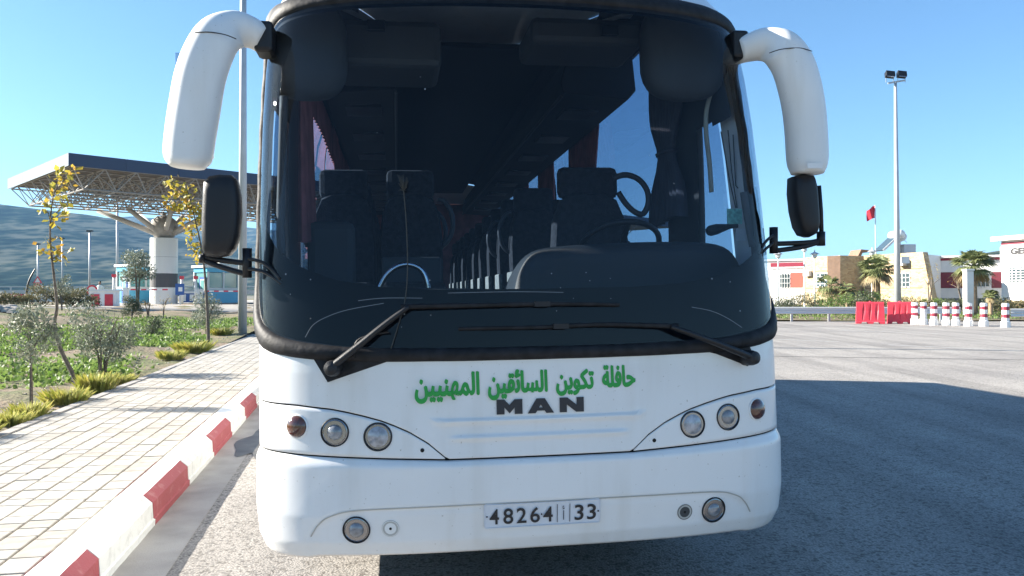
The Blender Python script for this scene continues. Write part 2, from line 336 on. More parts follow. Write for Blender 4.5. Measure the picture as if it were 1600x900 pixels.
mat('soil', (.17, .115, .075), .95)
def land_nodes(m):
    n, l = m.node_tree.nodes, m.node_tree.links; p = n['Principled BSDF']; tc = n.new('ShaderNodeTexCoord')
    def noise(s, d=4):
        t = n.new('ShaderNodeTexNoise'); t.inputs['Scale'].default_value = s; t.inputs['Detail'].default_value = d; l.new(tc.outputs['Object'], t.inputs['Vector']); return t
    a_, b_ = noise(.9, 5), noise(14, 4)
    r = n.new('ShaderNodeValToRGB'); e = r.color_ramp.elements; e[0].position = .40; e[0].color = (.25, .185, .125, 1); e[1].position = .62; e[1].color = (.13, .14, .05, 1)
    mxn = n.new('ShaderNodeMix'); mxn.data_type = 'RGBA'; mxn.blend_type = 'MULTIPLY'; mxn.inputs[0].default_value = .8
    r2 = n.new('ShaderNodeValToRGB'); r2.color_ramp.elements[0].position = .3; r2.color_ramp.elements[0].color = (.45, .42, .4, 1); r2.color_ramp.elements[1].position = .62; r2.color_ramp.elements[1].color = (1.0, 1, 1, 1)
    l.new(a_.outputs['Fac'], r.inputs[0]); l.new(b_.outputs['Fac'], r2.inputs[0]); l.new(r.outputs[0], mxn.inputs[6]); l.new(r2.outputs[0], mxn.inputs[7]); l.new(mxn.outputs[2], p.inputs['Base Color'])
    bp = n.new('ShaderNodeBump'); bp.inputs['Strength'].default_value = .7; bp.inputs['Distance'].default_value = .06; l.new(b_.outputs['Fac'], bp.inputs['Height']); l.new(bp.outputs['Normal'], p.inputs['Normal'])
land_nodes(MATS['soil'])
b = MB(); vs = []; NX, NY = 110, 130                                        # verge: from the back of the pavement leftwards, rising to the toll plaza
for j in range(NY + 1):
    t = -9 + (j / NY) ** 1.6 * 135
    for i in range(NX + 1):
        d = .0 + (i / NX) ** 1.8 * 110
        q = kp(t, -2.03 - d); z = gz(q.x, q.y) + (random.uniform(-.025, .025) if d > .05 else 0)
        vs.append((q.x, q.y, z))
b.add(vs, [(j * (NX + 1) + i, j * (NX + 1) + i + 1, (j + 1) * (NX + 1) + i + 1, (j + 1) * (NX + 1) + i) for j in range(NY) for i in range(NX)])
tag(b.build('verge', 'soil', smooth=True), kind='structure')
# toll plaza paving (pale concrete) following the rise
b = MB(); vs = []
for j in range(21):
    for i in range(13):
        x = -34 + (i * 3.2 if 0 < i < 12 else (3.1 if i == 0 else 35.3)); y = 37 + (j * 5 if 0 < j else 4.9); vs.append((x, y, -.1 if i in (0, 12) or j in (0, 20) else max(gz(x, y), .16) + .05))
b.add(vs, [(j * 13 + i, j * 13 + i + 1, (j + 1) * 13 + i + 1, (j + 1) * 13 + i) for j in range(20) for i in range(12)])
tag(b.build('toll_plaza', 'concrete', smooth=True), kind='structure')
# land beyond the road, right: a planted bank that climbs towards the buildings
def bank(x, y): return max(0, min(1, (y - 45.5) / 14)) * .62
b = MB(); vs = []
for j in range(25):
    for i in range(41):
        x = 9 + i * 3.2; y = 45.2 + j * 4; vs.append((x, y, .06 + bank(x, y) + random.uniform(-.03, .03)))
b.add(vs, [(j * 41 + i, j * 41 + i + 1, (j + 1) * 41 + i + 1, (j + 1) * 41 + i) for j in range(24) for i in range(40)])
tag(b.build('bank', 'soil', smooth=True), kind='structure')

# pavement: bed, edging, single pavers, kerb stones
b = MB(); b.add([kp(-9, -.24, .182), kp(21.5, -.24, .182), kp(21.5, -1.92, .182), kp(-9, -1.92, .182)], [(0, 1, 2, 3)])
pav = tag(b.build('pavement', 'joint'), kind='structure')
prow = 10; pw = 1.68 / prow; cells = []
for r_ in range(prow):
    t = -8.8 + random.uniform(0, .3)
    while t < 21.3:
        L = random.choice((.16, .16, .24, .24, .32)); cells.append((t, min(L, 21.5 - t), r_)); t += L
cells.sort(key=lambda c: (kp(c[0], -1).y < 2.5, kp(c[0], -1).length))
shared = {}
rest = {k: MB() for k in ('paver', 'paver_dark', 'paver_pale')}
for k, (t, L, r_) in enumerate(cells):
    if L < .08: continue
    m = random.choice(('paver', 'paver', 'paver_pale', 'paver_dark')); g = .0065
    c = kp(t + L / 2, -.24 - (r_ + .5) * pw, .19 + random.uniform(-.002, .003)); q = Matrix.Rotation(R(11.2) + random.uniform(-.006, .006), 3, 'Z')
    if k < 300:
        key = (round(L, 2), m)
        if key not in shared:
            o = MB().box((0, 0, 0), (pw - 2 * g, L - 2 * g, .03)).build('paver', m, bevel=.004); shared[key] = o.data
        else:
            o = bpy.data.objects.new('paver', shared[key]); C.objects.link(o)
            bv = o.modifiers.new('bevel', 'BEVEL'); bv.width = .004; bv.segments = 2
        o.parent = pav; o.location = c; o.rotation_euler.z = q.to_euler().z
    else: rest[m].box(c, (pw - 2 * g, L - 2 * g, .03), q)
for m, rb in rest.items(): tag(rb.build('far_pavers', m, pav), kind='stuff')
MB().add([], []) 
ed = MB()
for k in range(31):
    ed = MB().box((0, 0, 0), (.105, .985, .14)); o = ed.build('edging_stone', 'concrete', pav, bevel=.01, loc=kp(-9 + k + .5, -1.975, .145), rotz=R(11.2)) if k == 0 else None
    if o: edm = o.data
    else:
        o = bpy.data.objects.new('edging_stone', edm); C.objects.link(o); o.parent = pav; o.location = kp(-9 + k + .5, -1.975, .145 + random.uniform(-.004, .004)); o.rotation_euler.z = R(11.2) + random.uniform(-.004, .004)
kerb = empty('kerb', K0, 0); tag(kerb, kind='structure')
KL = 1.13
def kerb_mesh(facem, seed):
    b = MB(); rg = random.Random(seed); prof = [(0, 0), (0, .045), (-.012, .05), (-.016, .15), (-.075, .203), (-.23, .206), (-.235, 0)]   # (offset from road, z)
    n = 9; L = KL - .008; vs = []
    for i in range(n):
        for (o_, z) in prof: vs.append((o_ + rg.uniform(-.002, .002), -L / 2 + L * i / (n - 1) + (rg.uniform(-.012, .012) if 0 < i < n - 1 else 0), z + (rg.uniform(-.0015, .0015) if z else 0)))
    k = len(prof); fs = []; mi = []
    for i in range(n - 1):
        for j in range(k - 1): fs.append((i * k + j, i * k + j + 1, (i + 1) * k + j + 1, (i + 1) * k + j)); mi.append(1 if j == 4 else 0)
    fs += [tuple(range(k)), tuple((n - 1) * k + j for j in range(k - 1, -1, -1))]; mi += [0, 0]
    b.add(vs, fs); b.mi = mi
    return b
kms = [kerb_mesh('kerb_red', 1), kerb_mesh('kerb_white', 2)]
for i in range(-4, 18):
    red = i % 2 == 0
    o = kerb_mesh(None, i + 50).build('kerb_stone', ['kerb_red' if red else 'kerb_white', 'kerb_white'], kerb)
    o.location = kp((i + .5) * KL) - K0; o.rotation_euler.z = R(11.2)
# ================================================================== THE BUS
YAW, ROLL = R(8.28), R(.846)
bus = empty('coach', (.1434, 3.544, 0), YAW, 'white coach parked nose-on beside the striped kerb', 'bus')
cr, sr, cyw, syw = math.cos(ROLL), math.sin(ROLL), math.cos(YAW), math.sin(YAW)
def rl(v): return (v[0] * cr - v[2] * sr, v[1], v[2] * cr + v[0] * sr)       # the body leans a little towards the kerb
def unrl(v): return (v[0] * cr + v[2] * sr, v[1], v[2] * cr - v[0] * sr)
NS, DD = 6.0, .6
th = np.linspace(0, np.pi / 2, 3000); xn_ = np.sin(th) ** (2 / NS); yn_ = 1 - np.cos(th) ** (2 / NS)
SS = np.concatenate([[0], np.cumsum(np.hypot(np.diff(xn_) * 1.275, np.diff(yn_ * DD + .1 * xn_ ** 2.2)))]); SMAX = SS[-1]
ZK = [.36, .40, .46, .58, .80, 1.25, 1.6, 2.0, 2.4, 2.65, 2.85, 2.97, 3.06, 3.2, 3.35, 3.5, 3.6, 3.65, 3.67]
WK = [1.22, 1.245, 1.265, 1.275, 1.275, 1.275, 1.28, 1.28, 1.275, 1.268, 1.258, 1.245, 1.225, 1.205, 1.165, 1.06, .88, .6, .02]
YK = [.09, .04, .015, 0, 0, .02, .055, .105, .17, .225, .285, .335, .40, .56, .82, 1.2, 1.75, 2.5, 3.3]
CK = ([1.2, 2.0, 3.0], [.10, .15, .19])
YEND = 11.6
def bW(z): return float(np.interp(z, ZK, WK))
def bY(z): return float(np.interp(z, ZK, YK))
def bC(z): return float(np.interp(z, *CK))
def S0(s, z):
    a = abs(s); xx = float(np.interp(a, SS, xn_)); yy = float(np.interp(a, SS, yn_))
    return Vector((math.copysign(bW(z) * xx, s), bY(z) + DD * yy + bC(z) * xx ** 2.2 + max(0, a - SMAX), z))
def Sn(s, z):
    e = .012; n = (S0(s + e, z) - S0(s - e, z)).cross(S0(s, z + .03) - S0(s, z - .03)); return n.normalized()
def Sp(s, z, off=0):
    return S0(s, z) + Sn(s, z) * off if off else S0(s, z)
def inv(px, py, off=0):
    """pixel -> (s, z) on the bus front"""
    y = .0; s = z = 0
    for _ in range(30):
        p = bp(px, py, y); x, z = p[0], p[2]; r = min(.995, abs(x) / (bW(z)))
        s = math.copysign(float(np.interp(r, xn_, SS)), x); y = S0(s, z).y - off
    return s, z
def bp(px, py, y):
    """pixel -> body point on the plane at depth y behind the nose (lean taken out)"""
    d = ray(px, py); o = Vector((-.1434, -3.544, CZ))
    lo = (o.x * cyw + o.y * syw, -o.x * syw + o.y * cyw, o.z); ld = (d.x * cyw + d.y * syw, -d.x * syw + d.y * cyw, d.z)
    k = (y - lo[1]) / ld[1]; return Vector(unrl((lo[0] + ld[0] * k, y, lo[2] + ld[2] * k)))
def fi(pts): xs = [p[0] for p in pts]; zs = [p[1] for p in pts]; return lambda s: float(np.interp(abs(s), xs, zs))
def panel(name, s0, s1, lo, hi, nc, nr, m, off=0, thick=0, parent=bus, smooth=True):
    b = MB(); vs = []
    for i in range(nc + 1):
        s = s0 + (s1 - s0) * i / nc; a, c = lo(s), hi(s)
        for j in range(nr + 1):
            z = a + (c - a) * j / nr; vs.append(Sp(s, z, off(s, z) if callable(off) else off))
    b.add(vs, [(i * (nr + 1) + j, (i + 1) * (nr + 1) + j, (i + 1) * (nr + 1) + j + 1, i * (nr + 1) + j + 1) for i in range(nc) for j in range(nr)])
    o = b.build(name, m, parent, smooth=smooth, xf=rl, fixn=False)
    if thick:
        so_ = o.modifiers.new('thickness', 'SOLIDIFY'); so_.thickness = thick; so_.offset = -1; so_.use_rim = True
    return o
def sstep(a, b, x): t = max(0, min(1, (x - a) / (b - a))); return t * t * (3 - 2 * t)
G = .0035                                                                    # half a panel gap
bump_top = fi([(0, .812), (.42, .812), (.67, .823), (.94, .837), (1.22, .852), (1.76, .86)])
bump_bot = fi([(0, .405), (.9, .40), (1.2, .385), (1.76, .37)])
gask_bot = fi([(0, 1.243), (.45, 1.246), (.77, 1.25), (1.0, 1.262), (1.2, 1.29), (1.36, 1.33), (1.76, 1.36)])
lid_top = fi([(.4, .80), (.416, .812), (.5, .885), (.58, .935), (.65, .967), (.71, .99), (.78, 1.01), (.85, 1.027), (.92, 1.041), (1.08, 1.058), (1.3, 1.066), (1.76, 1.07)])
fog_line = [(-1, .61), (0, .614), (.26, .614), (.78, .607), (.92, .583), (.98, .545), (1.02, .49), (1.05, .43), (1.06, .36)]
def bump_off(s, z):
    a = abs(s)
    # lower lip recessed behind a soft crease; top shoulder rolls in to the joint
    d = -.02 * sstep(.775, bump_top(s), z) ** 2
    lim = float(np.interp(a, [p[0] for p in fog_line], [p[1] for p in fog_line]))
    inside = sstep(lim + .012, lim - .012, z) if a < 1.06 else 0
    if a < 1.06: d -= .008 * inside * sstep(1.06, 1.0, a) 
    return d + .016
def face_off(s, z):
    a = abs(s); d = 0
    for zc, w in ((.981, .47), (.909, .39)):
        if a < w + .03: d += .010 * sstep(w + .02, w - .02, a) * (sstep(zc - .028, zc - .002, z) * (1 - sstep(zc, zc + .006, z)))
    return d
panel('backing', -1.70, 1.70, lambda s: .42, lambda s: 1.24, 60, 6, 'gap', -.03)
bumper = panel('bumper', -1.76, 1.76, bump_bot, lambda s: bump_top(s) - G, 150, 46, 'white_paint', bump_off, .012)
panel('bumper_lip', -1.6, 1.6, lambda s: bump_bot(s) - .012, lambda s: bump_bot(s) + .03, 80, 2, 'underbody', -.02)
face_lo = lambda s: (bump_top(s) + G) if abs(s) <= .416 else lid_top(s) + G
panel('front_panel', -1.76, 1.76, face_lo, lambda s: gask_bot(s) + .02, 190, 60, 'white_paint', face_off, .01)
for sg in (-1, 1):
    s0, s1 = (.428, 1.76) if sg > 0 else (-1.76, -.428)
    panel('lamp_panel', s0, s1, lambda s: bump_top(s) + G, lambda s: max(lid_top(s) - G, bump_top(s) + G + .001), 80, 12, 'white_paint', 0, .01)
# thin grey line along the crease above the number plate
def line_on(name, pts, w, m, off, parent=bus, n=None):
    b = MB(); q = spline(pts, n or len(pts) * 8); vs = []
    for i, p in enumerate(q):
        t = q[min(i + 1, len(q) - 1)] - q[max(i - 1, 0)]; t = t / (np.hypot(*t) + 1e-9); nn = (-t[1] * w / 2, t[0] * w / 2)
        for sg in (-1, 1):
            s, z = p[0] + sg * nn[0], p[1] + sg * nn[1]; vs.append(Sp(s, z, off(s, z) if callable(off) else off))
    b.add(vs, [(2 * i, 2 * i + 2, 2 * i + 3, 2 * i + 1) for i in range(len(q) - 1)])
    return b.build(name, m, parent, xf=rl, fixn=False)
cl = [p for p in fog_line if 0 <= p[0] < 1.04]
line_on('crease_line', [(-p[0], p[1]) for p in reversed(cl)] + cl[1:], .005, 'seam_grey', lambda s, z: bump_off(s, z) + .003)
# ---- lamps: thing > lamp > ring, bowl, lens
def lamp(s, z, r, kind, name, sink=0.0, base=0.0):
    p = Vector(rl(Sp(s, z, base))); n = Vector(rl(Sn(s, z)))
    b = MB().lathe([(r * 1.09, -.012), (r * 1.085, .003), (r * 1.04, .006), (r * 1.0, .004), (r * .98, -.02), (r * .6, -.022)], 32, p, n)
    if kind == 'signal':
        root = MB().lathe([(r * 1.08, -.01), (r * 1.06, .003), (r * .97, .006), (r * .96, -.004)], 32, p, n).build(name, 'white_plastic', bus); smooth_by_angle(root)
        o = MB().lathe([(r * .96, .0), (r * .93, .009), (r * .8, .017), (r * .5, .024), (r * .2, .027), (.0001, .0275)], 32, p, n).build('lens', 'amber', root); smooth_by_angle(o)
        return
    root = b.build(name, 'black_plastic', bus); smooth_by_angle(root)
    o = MB().lathe([(r * .985, .001), (r * .9, .003), (r * .74, -.006), (r * .64, -.004), (r * .6, .002), (r * .55, .002)] if kind == 'beam' else [(r * .985, .002), (r * .93, .004), (r * .88, -.003), (r * .8, -.012), (r * .4, -.02), (.0001, -.021)], 36, p, n).build('bowl', 'lamp_bowl', root); smooth_by_angle(o, 60)
    if kind == 'beam':
        o = MB().lathe([(r * .6, -.003), (r * .56, .006), (r * .4, .013), (r * .2, .016), (.0001, .017)], 28, p, n).build('lens', 'lamp_glass', root); smooth_by_angle(o, 60)
    else:
        o = MB().lathe([(r * .86, -.002), (r * .7, .006), (r * .4, .012), (.0001, .014)], 28, p, n).build('lens', 'lamp_glass2', root); smooth_by_angle(o, 60)
        MB().lathe([(r * .2, -.018), (r * .17, -.004), (.0001, -.003)], 14, p, n).build('bulb', 'reflector', root)
mat('lamp_glass', (.20, .21, .23), .12, spec=.8, coat=.6, var=.3, vscale=30)
mat('lamp_glass2', (.30, .31, .34), .10, spec=.8, coat=.6, var=.35, vscale=34, detail=8)
for sg in (-1, 1):
    lamp(sg * 1.079, .966, .050, 'signal', 'indicator_lamp')
    lamp(sg * .906, .942, .058, 'beam', 'headlamp')
    lamp(sg * .718, .920, .058, 'round', 'headlamp')
    lamp(sg * .818, .520, .056, 'beam', 'fog_lamp', base=.0105)
    p, n = Vector(rl(Sp(sg * .526, .857))), Vector(rl(Sn(sg * .526, .857)))
    MB().lathe([(.009, -.01), (.009, .0015), (.0001, .002)], 14, p, n).build('screw_hole', 'gap', bus)
    p, n = Vector(rl(Sp(sg * .670, .523, .0105))), Vector(rl(Sn(sg * .67, .523)))
    cv = MB().lathe([(.036, -.01), (.036, .0005), (.0335, .001), (.0335, .0), (.0001, .0012)], 26, p, n, mi=0).build('tow_cover', 'white_plastic' if sg < 0 else 'trim_grey', bus)
    MB().lathe([(.0375, -.006), (.0375, .0003), (.0362, .0003)], 26, p, n).build('cover_ring', 'seam_grey', cv)
    MB().lathe([(.006, -.002), (.006, .0022), (.0001, .003)], 10, p, n).build('cover_screw', 'gap', cv)

# ---- flat lettering laid on a surface
def text_verts(body, off=0.0):
    c = bpy.data.curves.new('lettering', 'FONT'); c.body = body; c.resolution_u = 5; c.offset = off
    o = bpy.data.objects.new('lettering', c); C.objects.link(o); bpy.context.view_layer.update()
    me = bpy.data.meshes.new_from_object(o.evaluated_get(bpy.context.evaluated_depsgraph_get()))
    bpy.data.objects.remove(o); bpy.data.curves.remove(c)
    b = bmesh.new(); b.from_mesh(me); bmesh.ops.remove_doubles(b, verts=b.verts, dist=1e-5); bmesh.ops.triangulate(b, faces=b.faces)
    isl = {}; k = 0
    for v in b.verts:
        if v.index in isl: continue
        st = [v]; isl[v.index] = k
        while st:
            x = st.pop()
            for e in x.link_edges:
                y = e.other_vert(x)
                if y.index not in isl: isl[y.index] = k; st.append(y)
        k += 1
    V = [(v.co.x, v.co.y, isl[v.index]) for v in b.verts]; F = [tuple(v.index for v in f.verts) for f in b.faces]; b.free(); bpy.data.meshes.remove(me)
    return V, F
ARF = {'ا': (0xFE8D, 2), 'ح': (0xFEA1, 4), 'ف': (0xFED1, 4), 'ل': (0xFEDD, 4), 'ة': (0xFE93, 2), 'ت': (0xFE95, 4), 'ك': (0xFED9, 4), 'و': (0xFEED, 2), 'ي': (0xFEF1, 4), 'ن': (0xFEE5, 4), 'س': (0xFEB1, 4), 'ئ': (0xFE89, 4), 'ق': (0xFED5, 4), 'م': (0xFEE1, 4), 'ه': (0xFEE9, 4)}
def arabic(w):
    o = []
    for i, ch in enumerate(w):
        b0, n = ARF[ch]; pv = i > 0 and ARF[w[i - 1]][1] == 4; nx = i < len(w) - 1 and n == 4
        o.append(chr(b0 + (3 if pv and nx else 1 if pv else 2 if nx else 0)))
    return ''.join(reversed(o))
def fit_text(V, s0, s1, z0, z1):
    xs = [v[0] for v in V]; ys = [v[1] for v in V]; a, b, c, d = min(xs), max(xs), min(ys), max(ys)
    return [(s0 + (v[0] - a) / (b - a) * (s1 - s0), z0 + (v[1] - c) / (d - c) * (z1 - z0), v[2]) for v in V]
for word, s0, s1, z0, z1 in (('حافلة', .288, .441, 1.108, 1.203), ('تكوين', .075, .245, 1.079, 1.190), ('السائقين', -.232, .032, 1.070, 1.196), ('المهنيين', -.552, -.273, 1.064, 1.192)):
    V, F = text_verts(arabic(word), .012); V = fit_text(V, s0, s1, z0, z1); b = MB()
    for q_, (ds, dz) in enumerate(((0, 0), (.0028, .0012), (-.0028, -.0012), (.0016, -.003), (-.0016, .003), (0, -.0045))):       # a heavier pen
        b.add([Sp(s + ds, z + dz, .0022 + k * .00015 + q_ * .00004) for s, z, k in V], F)
    b.build('lettering', 'green_print', bus, xf=rl, fixn=False)
def poly_on(name, polys, m, off, thick=.006, parent=bus):
    b = MB()
    for pl in polys:
        k = len(pl); f0 = [Sp(s, z, off + thick) for s, z in pl]; b0 = [Sp(s, z, off) for s, z in pl]
        b.add(f0 + b0, [tuple(range(k))] + [(i, i + k, (i + 1) % k + k, (i + 1) % k) for i in range(k)])
    o = b.build(name, m, parent, xf=rl, fixn=False)
    bm = bmesh.new(); bm.from_mesh(o.data); bmesh.ops.triangulate(bm, faces=[f for f in bm.faces if len(f.verts) > 4]); bmesh.ops.recalc_face_normals(bm, faces=bm.faces); bm.to_mesh(o.data); bm.free(); return o
zb, zt = 1.002, 1.067
def LT(x0, x1, pts): return [(x0 + (x1 - x0) * p[0], zb + (zt - zb) * p[1]) for p in pts]
poly_on('badge_letter', [LT(-.197, -.082, [(0, 0), (.30, 0), (.30, .46), (.5, .05), (.70, .46), (.70, 0), (1, 0), (1, 1), (.70, 1), (.5, .62), (.30, 1), (0, 1)])], 'badge', .0)
poly_on('badge_letter', [LT(-.058, .06, [(0, 0), (.29, 0), (.36, .17), (.64, .17), (.71, 0), (1, 0), (.66, 1), (.5, 1), (.5, .60), (.57, .38), (.43, .38), (.5, .60), (.5, 1), (.34, 1)])], 'badge', .0)
poly_on('badge_letter', [LT(.087, .197, [(0, 0), (.29, 0), (.29, .52), (.68, 0), (1, 0), (1, 1), (.71, 1), (.71, .48), (.32, 1), (0, 1)])], 'badge', .0)
# number plate
pl = MB(); pts = []
po = lambda s, z: Sp(s, z, .016)
plate = poly_on('number_plate', [[(-.262 + .008, .505), (.262 - .008, .505), (.262, .513), (.262, .607), (.254, .615), (-.254, .615), (-.262, .607), (-.262, .513)]], 'plate', .010, .006)
b = MB()
for z in (.5095, .6105): b.tube([Sp(-.255 + .51 * i / 10, z, .017) for i in range(11)], .0016, 5)
for s in (-.2585, .2585): b.tube([Sp(s, .513, .017), Sp(s, .607, .017)], .0016, 5)
b.build('plate_rim', 'plate', plate, xf=rl)
for body, s0, s1, z0, z1 in (('4', -.238, -.196, .525, .592), ('8', -.177, -.133, .524, .593), ('2', -.118, -.074, .525, .593), ('6', -.057, -.014, .524, .593), ('4', .001, .044, .525, .592), ('|', .063, .066, .520, .600), ('\u0623', .088, .097, .530, .592), ('|', .120, .123, .520, .600), ('3', .143, .184, .524, .593), ('3', .200, .241, .524, .593)):
    V, F = text_verts(body, .012 if body.isdigit() else 0); V = fit_text(V, s0, s1, z0, z1)
    MB().add([Sp(s, z, .0175 + k * .0002) for s, z, k in V], F).build('plate_character', 'ink', plate, xf=rl, fixn=False)
for s in (-.249, -.006, .251):
    MB().lathe([(.004, 0), (.003, .003), (.0001, .0035)], 8, rl(Sp(s, .56, .016)), rl(Sn(s, .56))).build('rivet', 'ink', plate)

# ---- windshield: glass, gasket, printed black border
def half_loop(pts, n=120):
    q = spline(pts, 400); d = np.concatenate([[0], np.cumsum([np.hypot(*(q[i + 1] - q[i])) for i in range(len(q) - 1)])])
    t = np.linspace(0, d[-1], n); Q = np.array(q); return [(float(np.interp(x, d, Q[:, 0])), float(np.interp(x, d, Q[:, 1]))) for x in t]
g_in = half_loop([(0, 1.297), (.4, 1.298), (.8, 1.308), (.98, 1.324), (1.12, 1.347), (1.23, 1.385), (1.34, 1.46), (1.43, 1.57), (1.465, 1.72), (1.475, 2.1), (1.475, 2.5), (1.46, 2.70), (1.40, 2.83), (1.30, 2.90), (1.12, 2.935), (.85, 2.95), (.43, 2.958), (0, 2.960)])
g_out = half_loop([(0, 1.240), (.4, 1.241), (.8, 1.247), (1.0, 1.258), (1.15, 1.275), (1.28, 1.305), (1.39, 1.39), (1.475, 1.51), (1.505, 1.70), (1.513, 2.1), (1.513, 2.5), (1.50, 2.73), (1.44, 2.885), (1.34, 2.985), (1.14, 3.03), (.85, 3.05), (.43, 3.062), (0, 3.066)])
loop_in = g_in + [(-s, z) for s, z in reversed(g_in)][1:-1]; loop_out = g_out + [(-s, z) for s, z in reversed(g_out)][1:-1]
b = MB(); K = len(loop_in); prof = [(-.12, -.02), (0, .010), (.12, .021), (.4, .027), (.7, .025), (.93, .014), (1, .0), (1.03, -.02)]
vs = []
for (a_, c_) in zip(loop_in, loop_out):
    wob = .0015 * math.sin(a_[0] * 23 + a_[1] * 31)
    for t, o_ in prof: vs.append(Sp(a_[0] + (c_[0] - a_[0]) * t, a_[1] + (c_[1] - a_[1]) * t, o_ + wob))
k = len(prof); b.add(vs, [(i * k + j, ((i + 1) % K) * k + j, ((i + 1) % K) * k + j + 1, i * k + j + 1) for i in range(K) for j in range(k - 1)])
b.build('windshield_gasket', 'black_rubber', bus, smooth=True, xf=rl)
gl = np.array(g_in); ib = int(gl[:, 0].argmax())
zlo = lambda s: float(np.interp(abs(s), gl[:ib + 1, 0], gl[:ib + 1, 1])); zhi = lambda s: float(np.interp(-abs(s), -gl[ib:, 0], gl[ib:, 1]))
ws = panel('windshield', -1.474, 1.474, zlo, zhi, 160, 40, 'windshield_glass', .004)
frit_top = fi([(0, 1.557), (.45, 1.560), (.7, 1.575), (.9, 1.61), (1.05, 1.665), (1.18, 1.74), (1.3, 1.87), (1.4, 1.98), (1.48, 2.05)])
panel('black_border', -1.47, 1.47, lambda s: zlo(s) - .01, lambda s: max(frit_top(s), zlo(s)), 120, 4, 'frit', -.012, parent=ws)
panel('top_border', -1.47, 1.47, lambda s: zhi(s) - .03, lambda s: zhi(s) + .02, 120, 2, 'frit', -.012, parent=ws)
for sg in (-1, 1):                                                          # side edges of the border
    s0, s1 = sorted((sg * 1.44, sg * 1.475)); panel('side_border', s0, s1, lambda s: 1.9, lambda s: 2.86, 3, 14, 'frit', -.012, parent=ws)
# scratches left by the wipers and dried specks on the glass
for pts in (((478, 527), (490, 508), (512, 495), (545, 484), (600, 474)), ((1080, 480), (1110, 486), (1135, 497), (1158, 512)), ((700, 458), (800, 456), (880, 457)), ((560, 470), (600, 466), (660, 466))):
    line_on('wiper_scratch', [inv(*p) for p in pts], .0022, 'scratch', .0055, ws)
rs = random.Random(4)
for k in range(26):
    s_, z_ = rs.uniform(-1.15, 1.15), rs.choice((rs.uniform(1.36, 1.7), rs.uniform(1.4, 2.8))); r0 = rs.uniform(.002, .0045)
    MB().lathe([(r0, .0), (r0 * .6, .0008), (.0001, .001)], 7, rl(Sp(s_, z_, .005)), rl(Sn(s_, z_))).build('dried_speck', 'scratch', ws)
# black notches under the wiper pivots
poly_on('wiper_notch', [[inv(*p) for p in ((488, 556), (572, 561), (620, 560), (513, 597))]], 'black_rubber', .001, .006)
poly_on('wiper_notch', [[inv(*p) for p in ((1085, 545), (1119, 553), (1167, 572), (1176, 556), (1169, 540), (1189, 528))]], 'black_rubber', .001, .006)
# wipers
def surf_path(pts, off, n=18):
    q = spline([(*inv(x, y), o_) for (x, y), o_ in zip(pts, off)], n); return [Sp(p[0], p[1], p[2]) for p in q]
for arm, blade, stub in ((((517, 578), (560, 545), (600, 512), (640, 481)), ((628, 481), (760, 478), (880, 476), (965, 477)), (524, 575)), (((1166, 560), (1120, 542), (1080, 527), (1040, 512)), ((1052, 511), (940, 508), (840, 512), (716, 514)), (1163, 559))):
    w = MB().tube(surf_path(arm, (.05, .06, .065, .06)), [.030 - .011 * i / 17 for i in range(18)], 8, flat=.6, up=(0, -1, 0)).build('wiper', 'black_plastic', bus, smooth=True, xf=rl)
    q = surf_path(blade, (.055, .045, .04, .028), 26)
    MB().tube(q, [.012 - .005 * i / 25 for i in range(26)], 6, flat=.7).build('blade', 'black_rubber', w, xf=rl)
    q2 = [Vector(p) + Vector((0, .018, -.004)) for p in q]; MB().tube(q2, .006, 5).build('rubber_strip', 'black_rubber', w, xf=rl)
    s_, z_ = inv(*stub); MB().lathe([(.036, 0), (.036, .05), (.03, .075), (.012, .082), (.0001, .083)], 18, Sp(s_, z_, .0), Sn(s_, z_)).build('pivot_cap', 'black_plastic', w, xf=rl)
    mid = q[14]; MB().box(mid, (.07, .02, .022)).build('blade_clip', 'black_plastic', w, xf=rl)
q = surf_path(((556, 560), (560, 536), (580, 525), (610, 520)), (.03, .05, .05, .04), 14); MB().tube(q, .0045, 6).build('washer_hose', 'black_rubber', bus, xf=rl)
mat('stalk', (.05, .05, .045), .8)
st = MB().tube(surf_path(((612, 545), (622, 512), (633, 470), (637, 420), (635, 350), (631, 300)), (.03, .02, .012, .012, .014, .016), 24), .0028, 5).build('dried_stalk', 'stalk', bus, xf=rl)  # thin dried stalk with a seed head, lodged by the wiper
b = MB(); s_, z_ = inv(631, 292)
for i in range(40):
    b.tube([Sp(s_, z_ - .02, .02), Sp(s_ + random.uniform(-.025, .025), z_ + random.uniform(-.03, .05), .02 + random.uniform(0, .02))], [.003, .001], 3)
b.build('seed_head', 'stalk', st, xf=rl)

